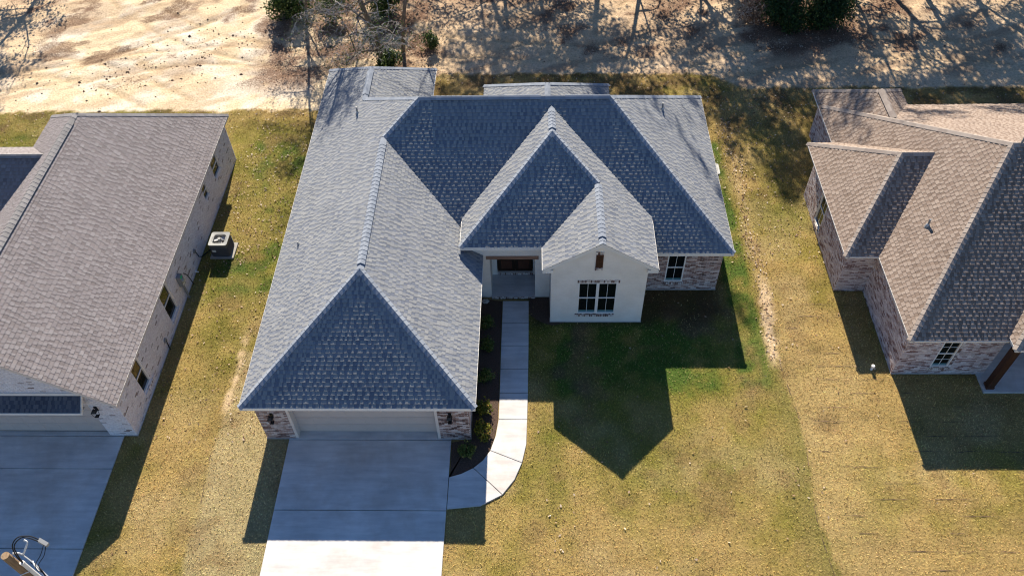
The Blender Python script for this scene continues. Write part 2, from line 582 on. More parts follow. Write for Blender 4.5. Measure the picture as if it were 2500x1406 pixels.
def ground_fields(x, y):
    """albedo (n,3), lawn mask, litter density at plan points"""
    n1, n2, n3 = fbm(x, y, 3.2, 1), fbm(x, y, 0.9, 2), fbm(x, y, 0.3, 4, 3)
    col = np.zeros(x.shape + (3,)) + np.array((0.455, 0.325, 0.125))
    # ---- turf
    col = lerp(col, (0.315, 0.255, 0.065), sstep(0.40, 0.66, n1 * 0.6 + n2 * 0.4))
    col = lerp(col, (0.50, 0.38, 0.185), sstep(0.50, 0.75, fbm(x, y, 2.0, 9)) * 0.7)
    green = 0.9 * box_mask(x, y + 2 * (n1 - 0.5), -0.2, 8.2, 17.0, 23, 1.8)
    green = np.maximum(green, 1.0 * box_mask(x + 0.5 * (n2 - 0.5), y + 3 * (n1 - 0.5), 7.8, 9.35, 17.5, 32, 0.4))
    green = np.maximum(green, 0.75 * box_mask(x, y, -14.8, -10.6, 21.5, 33.5, 1.2))
    green = np.maximum(green, 0.40 * box_mask(x, y, -14.8, -11.5, 16, 22, 1.5))
    green = np.maximum(green, 0.55 * box_mask(x, y, 10.2, 13, 26, 34, 1.2))
    green = np.maximum(green, 0.6 * box_mask(x, y, -0.2, 1.2, 12.5, 17.5, 0.7))
    green = np.maximum(green, 0.35 * box_mask(x, y, 2, 9.4, 12, 19, 2.0))
    green = np.maximum(green, 0.7 * box_mask(x, y, -9.7, -9.0, 9, 11.2, 0.3))
    green = np.maximum(green, 0.6 * box_mask(x, y, -30, -15, 30.5, 36, 1.0))
    g = np.clip(green * (0.35 + 1.3 * n2) + (n1 - 0.62) * 0.5, 0, 1)
    col = lerp(col, (0.19, 0.20, 0.032), g)
    col = lerp(col, (0.10, 0.165, 0.03), sstep(0.62, 0.95, g))
    tan = box_mask(x + 0.35 * (fbm(y, y * 0, 1.3, 8) - 0.5), y, -11.75, -9.0, 2, 19.3, 0.12)
    col = lerp(col, (0.49, 0.40, 0.215), tan * 0.85)
    xb = 9.75 + 0.12 * np.sin(y * 0.9) + 0.25 * (n2 - 0.5) + 0.03 * (16 - y)
    fg = 1 - sstep(18.0, 21.0, y)
    col = lerp(col, (0.235, 0.215, 0.06), (1 - sstep(0.0, 1.5, xb - x)) * sstep(-0.06, 0.06, xb - x) * 0.75 * fg)
    col = lerp(col, (0.505, 0.375, 0.17), sstep(-0.05, 0.08, x - xb) * (1 - sstep(0.6, 4.0, x - xb)) * 0.55 * fg)
    soil = sstep(0.60, 0.76, fbm(x, y, 1.5, 12)) * box_mask(x, y, 0, 8.5, 15, 22.5, 0.8)
    col = lerp(col, (0.21, 0.13, 0.09), soil * 0.65)
    col = lerp(col, (0.30, 0.20, 0.09), sstep(0.60, 0.74, fbm(x, y, 1.1, 81)) * 0.5)
    bare = (1 - sstep(0.10, 0.34, np.abs(x - dirt_line(y)) + (n3 - 0.5) * 0.3)) * sstep(18.3, 19.2, y) * (1 - sstep(22.4, 24.0, y))
    bare = np.maximum(bare, (1 - sstep(0.05, 0.25, np.abs(x - dirt_line(y)) + (n2 - 0.4) * 0.6)) * sstep(23, 25, y) * (1 - sstep(33.5, 34.5, y)) * 0.2)
    bare = np.maximum(bare, (1 - sstep(0.03, 0.14, np.abs(x + 11.75 - 0.35 * (fbm(y, y * 0, 1.3, 8) - 0.5)) + (n3 - 0.5) * 0.25)) * sstep(16, 17, y) * (1 - sstep(19.6, 20.5, y)))
    col = lerp(col, (0.56, 0.42, 0.26), bare)
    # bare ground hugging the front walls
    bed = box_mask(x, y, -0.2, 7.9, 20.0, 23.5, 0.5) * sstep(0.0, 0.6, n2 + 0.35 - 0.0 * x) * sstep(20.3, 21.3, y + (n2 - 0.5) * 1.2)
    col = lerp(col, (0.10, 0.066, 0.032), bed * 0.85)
    litter = 0.0 * x
    litter = np.maximum(litter, 0.75 * sstep(31.0, 34.5, y) * sstep(0.35, 0.6, n2))
    litter = np.maximum(litter, 0.9 * (1 - sstep(0.2, 0.9, np.abs(x + 10.3))) * sstep(18, 21, y))
    litter = np.maximum(litter, 0.55 * box_mask(x, y, -14.8, -10, 17, 36, 0.6) * n2)
    litter = np.maximum(litter, 0.5 * box_mask(x, y, 9.6, 13.5, 25, 37, 0.6) * n2)
    litter = np.maximum(litter, 0.13 * n2)
    col = lerp(col, (0.13, 0.08, 0.032), np.clip(litter - 0.25, 0, 1) * 0.9)
    # ---- cleared sand behind
    ca, sa = math.cos(RAD(24)), math.sin(RAD(24))
    xr, yr = x * ca + y * sa, -x * sa + y * ca
    st = fbm(xr * 0.28, yr * 1.2, 1.1, 21, 5)
    n4 = fbm(x, y, 4.5, 23)
    n5 = fbm(x, y, 1.2, 24)
    sand = np.zeros(x.shape + (3,)) + np.array((0.70, 0.56, 0.375))
    sand = lerp(sand, (0.74, 0.655, 0.53), sstep(0.42, 0.62, n5))
    sand = lerp(sand, (0.54, 0.41, 0.275), sstep(0.50, 0.68, st) * 0.8)
    soilm = np.maximum(sstep(-10.5, -6.5, x + (n4 - 0.5) * 3), sstep(27.5, 31, -x + (n4 - .5) * 4))
    sand = lerp(sand, (0.62, 0.45, 0.285), soilm * 0.8)
    sand = lerp(sand, (0.34, 0.24, 0.165), sstep(0.5, 0.7, st) * soilm * 0.7)
    rut = rut_mask(x, y)
    sand = lerp(sand, (0.44, 0.32, 0.19), rut * 0.55)
    sand = lerp(sand, (0.36, 0.25, 0.16), sstep(0.56, 0.70, fbm(xr * 0.4, yr, 2.2, 35, 5)) * 0.6 * sstep(36.5, 38.5, y))
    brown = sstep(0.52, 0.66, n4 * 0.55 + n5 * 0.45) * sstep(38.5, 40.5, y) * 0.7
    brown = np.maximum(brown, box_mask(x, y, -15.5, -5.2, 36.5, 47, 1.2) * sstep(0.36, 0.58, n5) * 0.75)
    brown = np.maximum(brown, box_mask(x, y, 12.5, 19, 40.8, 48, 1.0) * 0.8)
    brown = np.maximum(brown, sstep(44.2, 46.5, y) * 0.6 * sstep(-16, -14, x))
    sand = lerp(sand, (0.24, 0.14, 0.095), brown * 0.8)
    slit = np.clip(0.26 + brown * 0.9 + 0.35 * (n5 - 0.45), 0, 1)
    slit = np.maximum(slit, 0.95 * sstep(0.52, 0.64, fbm(xr * 0.5, yr, 1.6, 31)) * (1 - soilm))
    slit = slit * (0.35 + 0.65 * sstep(35.8, 38.5, y))
    lawn = 1 - sstep(-0.12, 0.12, y - edge_y(x) + (n3 - 0.5) * 0.5)
    k = lawn[..., None]
    # long worn and greener strips left by laying and mowing
    wave = fbm(x * 0.18, y * 1.5, 1.0, 71, 3)
    col = col * (1 + 0.38 * (wave - 0.5) * sstep(8.5, 10.5, x) + 0.30 * (fbm(x, y, 0.55, 73, 3) - 0.5))[..., None]
    return col * k + sand * (1 - k), lawn, np.clip(litter * lawn + slit * (1 - lawn), 0, 1), bare


def ground_h(x, y):
    lawn = 1 - sstep(-0.1, 0.25, y - edge_y(x))
    z = 0.02 * (fbm(x, y, 2.5, 41) - 0.5)
    ca, sa = math.cos(RAD(24)), math.sin(RAD(24))
    xr, yr = x * ca + y * sa, -x * sa + y * ca
    s = 0.22 * (fbm(xr * 0.35, yr, 1.6, 42, 5) - 0.5) + 0.10 * (fbm(x, y, 0.5, 44, 3) - 0.5)
    # wheel ruts
    rut = -0.05 * rut_mask(x, y) * (1 - lawn)
    far = sstep(36, 39, y)
    return z * lawn + (s * (0.35 + 0.65 * far) - 0.02) * (1 - lawn) + rut


# ------------------------------------------------------------------ ground sheet
def build_ground():
    xs = np.concatenate([[-1500, -500, -150, -70], np.arange(-44, 40.01, 0.16), [70, 150, 500, 1500]])
    ys = np.concatenate([[-1500, -400, -100, -30], np.arange(-4, 58.01, 0.16), [75, 150, 500, 1500]])
    X, Y = np.meshgrid(xs, ys)
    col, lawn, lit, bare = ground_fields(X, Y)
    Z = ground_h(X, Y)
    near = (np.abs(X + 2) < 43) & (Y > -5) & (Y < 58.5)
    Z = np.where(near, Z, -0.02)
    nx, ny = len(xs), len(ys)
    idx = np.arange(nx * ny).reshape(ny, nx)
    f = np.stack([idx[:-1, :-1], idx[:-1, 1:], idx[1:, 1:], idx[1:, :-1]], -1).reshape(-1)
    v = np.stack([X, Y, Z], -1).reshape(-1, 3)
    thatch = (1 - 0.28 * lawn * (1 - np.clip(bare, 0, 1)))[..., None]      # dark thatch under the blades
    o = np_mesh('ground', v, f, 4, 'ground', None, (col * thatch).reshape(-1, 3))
    a = o.data.attributes.new('sand', 'FLOAT', 'POINT')
    a.data.foreach_set('value', (1 - lawn).astype(np.float32).ravel())
    a = o.data.attributes.new('litter', 'FLOAT', 'POINT')
    a.data.foreach_set('value', lit.astype(np.float32).ravel())
    o.data.polygons.foreach_set('use_smooth', np.ones(len(o.data.polygons), bool))
    o['kind'] = 'structure'
    o['label'] = 'tan and green turf lots with bare sandy ground behind'
    return o


build_ground()

# plan rectangles and polygons without turf
NO_TURF = [(-9.95, -2.2, 15.2, 37), (-2.6, 0.8, 22.0, 30), (0.66, 4.4, 20.75, 30), (4.0, 7.7, 22.6, 32), (-9.9, 7.7, 25, 30),
           (-9.06, -3.03, -6, 15.6), (-30, -14.75, 15.4, 31.3), (-30, -15.27, -6, 15.6),
           (12.6, 30, 22.45, 28.3), (13.8, 30, 18.25, 32.7), (17.0, 30, 17.35, 19), (-2.3, -1.25, 13.6, 22.1), (-1.33, -0.2, 14.9, 22.1), (-3.05, -1.3, 13.0, 15.3), (-14.4, -13.25, 24.4, 25.3)]
WALK_IN = [(-1.30, 21.9), (-1.31, 20.73), (-1.32, 19.57), (-1.32, 18.43), (-1.32, 17.32), (-1.33, 16.15), (-1.42, 15.45), (-1.60, 14.85), (-1.85, 14.45), (-2.18, 14.15), (-2.6, 13.92), (-3.03, 13.78)]
WALK_OUT = [(-0.20, 21.9), (-0.20, 20.73), (-0.20, 19.57), (-0.21, 18.43), (-0.22, 17.32), (-0.24, 16.15), (-0.27, 15.1), (-0.42, 14.35), (-0.68, 13.68), (-1.10, 13.10), (-1.85, 12.68), (-3.03, 12.55)]


def in_poly(x, y, poly):
    c = np.zeros(x.shape, bool)
    for k in range(len(poly)):
        (x0, y0), (x1, y1) = poly[k - 1], poly[k]
        if y0 == y1:
            continue
        cond = ((y0 > y) != (y1 > y)) & (x < (x1 - x0) * (y - y0) / (y1 - y0) + x0)
        c ^= cond
    return c


WALK_POLY = WALK_IN + WALK_OUT[::-1]
BED_POLY = [(-2.31, 22.1), (-2.31, 15.35), (-3.03, 15.2), (-3.03, 13.78)] + WALK_IN[::-1]


def build_grass(n=640000):
    x = np.random.uniform(-30, 28, n)
    y = np.random.uniform(7.5, 38.6, n)
    col, lawn, lit, bare = ground_fields(x, y)
    keep = (lawn > 0.4) & (np.random.rand(n) > bare * 0.93) & (np.random.rand(n) > np.clip(lit - 0.35, 0, 0.9))
    # thin out where the ground hugs the shaded front walls
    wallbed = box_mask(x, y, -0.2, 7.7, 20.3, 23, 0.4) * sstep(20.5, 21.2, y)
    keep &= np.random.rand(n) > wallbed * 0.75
    for (a, b_, c_, d) in NO_TURF:
        keep &= ~((x > a) & (x < b_) & (y > c_) & (y < d))
    keep &= ~in_poly(x, y, WALK_POLY)
    keep &= ~in_poly(x, y, BED_POLY)
    # open seams between the rolls of turf on the right-hand lots
    ph = (y + 0.10 * (fbm(x, y * 0.2, 2.5, 51) - 0.5)) / 0.62
    fr = np.abs(ph - np.round(ph))
    seam = (fr < 0.032) & (x > 9.9) & (y < 22) & (fbm(x, np.round(ph) * 7.0, 1.1, 52) > 0.43)
    keep &= ~(seam & (np.random.rand(n) < 0.93))
    x, y, col = x[keep], y[keep], col[keep]
    n = len(x)
    z = ground_h(x, y)
    a = np.random.uniform(0, 2 * np.pi, n)
    ln = np.random.uniform(0.04, 0.10, n)
    til = np.random.uniform(0.35, 1.35, n)
    w = np.random.uniform(0.007, 0.017, n)
    dx, dy = np.cos(a), np.sin(a)
    p0 = np.stack([x - dy * w, y + dx * w, z - 0.004], -1)
    p1 = np.stack([x + dy * w, y - dx * w, z - 0.004], -1)
    p2 = np.stack([x + dx * ln * np.sin(til), y + dy * ln * np.sin(til), z + ln * np.cos(til)], -1)
    v = np.stack([p0, p1, p2], 1).reshape(-1, 3)
    j = np.random.normal(1.0, 0.24, n)[:, None] * (1 + np.random.normal(0, 0.06, (n, 3)))
    straw = (np.random.rand(n) < 0.14)[:, None]
    c = np.where(straw, np.array((0.55, 0.42, 0.18)) * j, col * j * 1.40)
    c = np.clip(c, 0.01, 0.85)
    cols = np.repeat(c, 3, axis=0)
    o = np_mesh('grass', v, np.arange(3 * n), 3, 'grass', None, cols)
    tag(o, 'short gold and green turf grass covering the three lots', 'grass', kind='stuff')


build_grass()


def build_seams():
    mb = MB()
    rn = random.Random(12)
    for k in range(16, 36):
        yy = 0.62 * k
        x = 9.9 + rn.uniform(0, 1)
        while x < 24:
            ln = rn.uniform(0.3, 2.2)
            if rn.random() < 0.45:
                n_ = max(2, int(ln / 0.12))
                P = []
                for j in range(n_ + 1):
                    xx = x + ln * j / n_
                    c = yy + 0.10 * (float(fbm(np.array([xx]), np.array([yy * 0.2]), 2.5, 51)[0]) - 0.5) * -1 + rn.gauss(0, 0.008)
                    w_ = 0.010 * math.sin(math.pi * (j + 0.3) / (n_ + 0.6)) * rn.uniform(0.5, 1.5)
                    P.append((xx, c, w_))
                bad = any(a - 0.1 < x + ln / 2 < b_ + 0.1 and c_ < yy < d for a, b_, c_, d in NO_TURF)
                if not bad:
                    for j in range(n_):
                        (xa, ca_, wa), (xb, cb, wb) = P[j], P[j + 1]
                        mb.face([(xa, ca_ - wa, 0.026), (xb, cb - wb, 0.026), (xb, cb + wb, 0.026), (xa, ca_ + wa, 0.026)])
            x += ln + rn.uniform(0.0, 0.8)
    for (fx, y0_, y1_) in ((lambda y: -11.75 + 0.3 * math.sin(y * 0.7) * 0.4, 8, 17), (lambda y: 9.75 + 0.12 * math.sin(y * 0.9), 8.0, 18.5)):
        y = y0_
        while y < y1_:
            ln = rn.uniform(0.2, 1.0)
            if rn.random() < 0.6:
                n_ = max(2, int(ln / 0.1))
                for j in range(n_):
                    ya, yb = y + ln * j / n_, y + ln * (j + 1) / n_
                    w_ = rn.uniform(0.004, 0.012)
                    mb.face([(fx(ya) - w_, ya, 0.026), (fx(ya) + w_, ya, 0.026), (fx(yb) + w_, yb, 0.026), (fx(yb) - w_, yb, 0.026)])
            y += ln + rn.uniform(0, 0.5)
    o = mb.build('turf_seams', 'clod', bpy.data.objects['ground'], 'stuff')


build_seams()


# ------------------------------------------------------------------ paving
def slabbed(name, label, slabs, top=0.055, base=-0.15):
    """a paving whose slabs are separate pieces with open joints"""
    allp = [p for s in slabs for p in s]
    o = MB()
    for s in slabs:
        n = len(s)
        cx, cy = sum(p[0] for p in s) / n, sum(p[1] for p in s) / n
        o.prism([(cx + (p[0] - cx) * 0.985, cy + (p[1] - cy) * 0.985) for p in s], base, 0.0)
    root = o.build(name, 'mulch')
    root['kind'] = 'structure'
    root['label'] = label
    for s in slabs:
        b_ = MB()
        b_.prism(s, base + 0.01, top, 0.012)
        b_.build('slab', 'concrete', root)
    return root


J = 0.011


def rect(x0, x1, y0, y1):
    return [(x0 + J, y0 + J), (x1 - J, y0 + J), (x1 - J, y1 - J), (x0 + J, y1 - J)]


slabbed('driveway', 'concrete driveway leading to the wide garage door of the centre house',
        [rect(-9.06, -3.03, 15.27, 15.66), rect(-9.06, -3.03, 12.50, 15.27), rect(-9.06, -3.03, 8.0, 12.50), rect(-9.06, -3.03, 3.5, 8.0)])
slabbed('driveway', 'stained concrete driveway in front of the white brick house on the left',
        [rect(-21.5, -15.27, 15.40, 15.62), rect(-21.5, -15.27, 14.05, 15.40), rect(-21.5, -15.27, 11.05, 14.05), rect(-21.5, -15.27, 8, 11.05), rect(-21.5, -15.27, 3.5, 8)])
cuts = [(0, 1), (1, 2), (2, 3), (3, 4), (4, 5)]
wslabs = [[WALK_IN[b_], WALK_OUT[b_], WALK_OUT[a], WALK_IN[a]] for a, b_ in cuts]
wslabs.append([WALK_IN[5], WALK_IN[6], WALK_IN[7], WALK_OUT[7], WALK_OUT[6], WALK_OUT[5]])
wslabs.append([WALK_IN[7], WALK_IN[8], WALK_IN[9], WALK_OUT[9], WALK_OUT[8], WALK_OUT[7]])
wslabs.append([WALK_IN[9], WALK_IN[10], WALK_IN[11], WALK_OUT[11], WALK_OUT[10], WALK_OUT[9]])


def ccw(p):
    a = sum(p[k - 1][0] * p[k][1] - p[k][0] * p[k - 1][1] for k in range(len(p)))
    return p if a > 0 else p[::-1]


def inset(poly, d):
    poly = ccw(poly)
    out = []
    n = len(poly)
    for k in range(n):
        a, p, q = Vector(poly[k - 1]), Vector(poly[k]), Vector(poly[(k + 1) % n])
        d1, d2 = (p - a).normalized(), (q - p).normalized()
        n1, n2 = Vector((-d1.y, d1.x)), Vector((-d2.y, d2.x))
        m_ = (n1 + n2)
        m_ = m_ / max(m_.length_squared, 0.3) * 2 * d
        out.append((p.x + m_.x, p.y + m_.y))
    return out


slabbed('walkway', 'narrow concrete walk curving from the driveway to the front door', [inset(s, J) for s in wslabs])
bedm = MB()
bedm.prism(inset(BED_POLY, 0.02), -0.1, 0.03)
o = bedm.build('planting_bed', 'mulch')
tag(o, 'dark mulch bed between the garage wall and the curved walk', kind='structure')
bedm = MB()
bedm.prism(ccw([(-0.18, 22.1), (0.66, 22.1), (0.66, 20.78), (1.3, 20.78), (0.8, 20.62), (0.4, 20.75), (0.1, 20.95), (-0.17, 21.2)]), -0.1, 0.025)
o = bedm.build('planting_bed', 'mulch')
tag(o, 'small bare mulch bed between the walk and the white gable wall', kind='structure')


# ------------------------------------------------------------------ roofs
def clip_half(poly, i, val, keep_greater):
    out = []
    n = len(poly)
    for k in range(n):
        a, b_ = poly[k - 1], poly[k]
        ina = (a[i] >= val) if keep_greater else (a[i] <= val)
        inb = (b_[i] >= val) if keep_greater else (b_[i] <= val)
        if ina != inb:
            t = (val - a[i]) / (b_[i] - a[i])
            out.append((a[0] + (b_[0] - a[0]) * t, a[1] + (b_[1] - a[1]) * t))
        if inb:
            out.append(b_)
    return out


def area2(p):
    return abs(sum(p[k - 1][0] * p[k][1] - p[k][0] * p[k - 1][1] for k in range(len(p)))) / 2


EXPO = 0.145
TABW = (0.09, 0.12, 0.15, 0.19)


class Roof:
    def __init__(s, house, smat, cmat, seed=0):
        s.deck = MB()
        s.courses = MB()
        s.base = MB()
        s.singles = []
        s.caps = []
        s.vent = MB()
        s.house, s.smat, s.cmat = house, smat, cmat
        s.rn = random.Random(seed)
        s.off = Vector(house.location)

    def plane(s, poly):
        P = [Vector(p) - s.off for p in poly]
        s.deck.face(P)
        n = Vector((0, 0, 0))
        for k in range(len(P)):
            n += P[k - 1].cross(P[k])
        n.normalize()
        if n.z < 0:
            n = -n
        u = Vector((0, 0, 1)).cross(n).normalized()
        v = n.cross(u)
        if v.z < 0:
            v, u = -v, -u
        O = P[0]
        uv = [((p - O).dot(u), (p - O).dot(v)) for p in P]
        vmin, vmax = min(q[1] for q in uv), max(q[1] for q in uv)
        to = lambda q, h: O + u * q[0] + v * q[1] + n * h
        k = 0
        vv = vmin
        rn = s.rn
        while vv < vmax - 0.02:
            v1 = min(vv + EXPO, vmax)
            strip = clip_half(clip_half(uv, 1, vv, True), 1, v1, False)
            if len(strip) >= 3 and area2(strip) > 1e-4:
                lift = lambda q: 0.019 - 0.014 * (q[1] - vv) / EXPO
                # shingle strips a metre long, staggered from course to course
                u0, u1 = min(q[0] for q in strip), max(q[0] for q in strip)
                a = u0 - rn.uniform(0, 1.0)
                while a < u1:
                    pc = clip_half(clip_half(strip, 0, a, True), 0, a + 0.998, False)
                    if len(pc) >= 3 and area2(pc) > 2e-4:
                        s.base.face([to(q, lift(q)) for q in pc])
                        lo = sorted([q for q in pc if q[1] - vv < 1e-5])
                        if len(lo) >= 2:
                            q0, q1 = lo[0], lo[-1]
                            s.base.face([to(q0, 0), to(q1, 0), to(q1, 0.019), to(q0, 0.019)])
                    a += 1.0
                # laminated tabs
                a = u0 - rn.uniform(0, 0.3)
                while a < u1:
                    w = rn.choice(TABW)
                    b0, b1 = max(a, u0), min(a + w, u1)
                    if b1 - b0 > 0.02:
                        pc = clip_half(clip_half(strip, 0, b0, True), 0, b1, False)
                        if len(pc) >= 3 and area2(pc) > 3e-4:
                            h0, h1 = 0.026, 0.009
                            hh = lambda q: h0 - (h0 - h1) * (q[1] - vv) / EXPO
                            full = area2(pc) > 0.999 * w * EXPO
                            c = to(((b0 + b1) / 2, vv + EXPO / 2), 0.02)
                            if full:
                                s.singles.append((px_size(c + s.off, w) * max(0.15, n.dot((Vector((0, 0, CAM_H)) - c - s.off).normalized())), to((a, vv), 0), u, v, n, w))
                            else:
                                s._tab(pc, to, hh)
                    a += w + rn.choice((0.05, 0.08, 0.115, 0.16))
            vv += EXPO
            k += 1

    def _tab(s, pc, to, hh):
        top = [to(q, hh(q)) for q in pc]
        s.courses.face(top)
        n = len(pc)
        for j in range(n):
            s.courses.face([to(pc[j - 1], 0.002), to(pc[j], 0.002), top[j], top[j - 1]])

    def ridge(s, p0, p1, n1, n2, vent=0.0, w=0.135):
        """cap shingles from low end p0 to high end p1 over planes with normals n1, n2"""
        p0, p1 = Vector(p0) - s.off, Vector(p1) - s.off
        d = (p1 - p0)
        Ln = d.length
        d.normalize()
        n1, n2 = Vector(n1).normalized(), Vector(n2).normalized()
        a = d.cross(n1)
        b_ = d.cross(n2)
        if a.z > 0:
            a = -a
        if b_.z > 0:
            b_ = -b_
        a.normalize()
        b_.normalize()
        up = (n1 + n2).normalized()
        if vent:
            s.vent.face([p0 + a * w + n1 * 0.004, p1 + a * w + n1 * 0.004, p1 + a * w + n1 * vent, p0 + a * w + n1 * vent])
            s.vent.face([p0 + b_ * w + n2 * 0.004, p1 + b_ * w + n2 * 0.004, p1 + b_ * w + n2 * vent, p0 + b_ * w + n2 * vent])
            for q in (p0, p1):
                s.vent.face([q + a * w + n1 * 0.004, q + up * 0.004, q + b_ * w + n2 * 0.004, q + b_ * w + n2 * vent, q + up * vent, q + a * w + n1 * vent])
        ex = 0.215
        cnt = max(1, int(round(Ln / ex)))
        ex = Ln / cnt
        m_ = MB()
        base = 0.022 + vent

        def ring(t, h):
            return [d * t + a * w + n1 * h, d * t + (a * w * 0.28) + n1 * (h + 0.001), d * t + up * (h + 0.006), d * t + (b_ * w * 0.28) + n2 * (h + 0.001), d * t + b_ * w + n2 * h]
        lo, hi, lo0, hi0 = ring(0, base + 0.017), ring(ex * 1.06, base + 0.003), ring(0, base - 0.016), ring(ex * 1.06, base - 0.014)
        for k in range(4):
            m_.face([lo[k], lo[k + 1], hi[k + 1], hi[k]])
            m_.face([lo0[k], lo[k], lo[k + 1], lo0[k + 1]][::-1])
        for k in (0, 4):
            m_.face([lo0[k], lo[k], hi[k], hi0[k]])
        me = m_.mesh('ridge_cap')
        me.materials.append(MATS[s.cmat])
        for k in range(cnt):
            p = p0 + d * ex * k
            s.caps.append((px_size(p + s.off, 0.2), p, me))

    def finish(s):
        rf = s.deck.build('roof', s.smat, s.house)
        s.singles.sort(key=lambda t: -t[0])
        mes = {}
        for w in TABW:
            mb = MB()
            h0, h1 = 0.026, 0.009
            g = 0.003
            T = [(g, 0, h0), (w - g, 0, h0), (w - g, EXPO, h1), (g, EXPO, h1)]
            B = [(p[0], p[1], 0.002) for p in T]
            mb.face(T)
            for j in range(4):
                mb.face([B[j - 1], B[j], T[j], T[j - 1]])
            mes[w] = mb.mesh('shingle')
        for k, (sz, p, u, v, n, w) in enumerate(s.singles):
            M = Matrix(((u.x, v.x, n.x, p.x), (u.y, v.y, n.y, p.y), (u.z, v.z, n.z, p.z), (0, 0, 0, 1)))
            if k < 300:
                put('shingle', mes[w], s.smat, rf, M)
            else:
                i0 = len(s.courses.v)
                me = mes[w]
                for vx in me.vertices:
                    s.courses.v.append(tuple(M @ vx.co))
                for pl in me.polygons:
                    s.courses.f.append(tuple(i0 + q for q in pl.vertices))
        s.courses.build('shingle_tabs', s.smat, rf, 'stuff')
        s.base.build('shingle_courses', s.smat.replace('shingle', 'band'), rf, 'stuff')
        s.caps.sort(key=lambda t: -t[0])
        rest = MB()
        for k, (sz, p, me) in enumerate(s.caps):
            if k < 298:
                put('ridge_cap', me, s.cmat, rf, Matrix.Translation(p))
            else:
                i0 = len(rest.v)
                rest.v += [tuple(vx.co + p) for vx in me.vertices]
                rest.f += [tuple(i0 + q for q in pl.vertices) for pl in me.polygons]
        if rest.v:
            rest.build('ridge_capping', s.cmat, rf, 'stuff')
        if s.vent.v:
            s.vent.build('ridge_vent', 'dark_vent', rf)
        return rf


def pn(dx, dy, slope):
    """upward normal of a plane that rises by slope towards plan direction (dx, dy)"""
    return Vector((-dx * slope, -dy * slope, 1)).normalized()


def fascia(house, name, p0, p1, out, wall_gap, m='trim_white', h=0.17):
    """fascia board on an eave edge with soffit back to the wall; out is the outward plan direction"""
    off = Vector(house.location)
    p0, p1 = Vector(p0) - off, Vector(p1) - off
    o = Vector((out[0], out[1], 0))
    mb = MB()
    mb.obox(p0 - o * 0.022 + Vector((0, 0, -h)), p1 - p0, o * 0.03, Vector((0, 0, h - 0.004)))
    f = mb.build('fascia', m, house)
    if wall_gap > 0.05:
        sb = MB()
        sb.obox(p0 - o * (wall_gap + 0.02) + Vector((0, 0, -h + 0.01)), p1 - p0, o * (wall_gap - 0.006), Vector((0, 0, 0.02)))
        sb.build('soffit', m, house)
    de = MB()
    de.obox(p0 - o * 0.03 + Vector((0, 0, -0.010)), p1 - p0, o * 0.055, Vector((0, 0, 0.012)))
    de.build('drip_edge', 'trim_white' if m != 'trim_white' else 'vinyl', f).matrix_parent_inverse = Matrix()
    return f


# ------------------------------------------------------------------ walls
BW, BH = 0.215, 0.0735
_brick_me = {}


def brick_mesh(m):
    if m not in _brick_me:
        mb = MB()
        w, h, t, c = 0.203, 0.0620, 0.016, 0.003
        A = [(0, 0, 0), (w, 0, 0), (w, 0, h), (0, 0, h)]
        B = [(c, -t, c), (w - c, -t, c), (w - c, -t, h - c), (c, -t, h - c)]
        mb.face(B)
        for j in range(4):
            mb.face([A[j - 1], A[j], B[j], B[j - 1]])
        me = mb.mesh('brick')
        me.materials.append(MATS[m])
        _brick_me[m] = me
    return _brick_me[m]


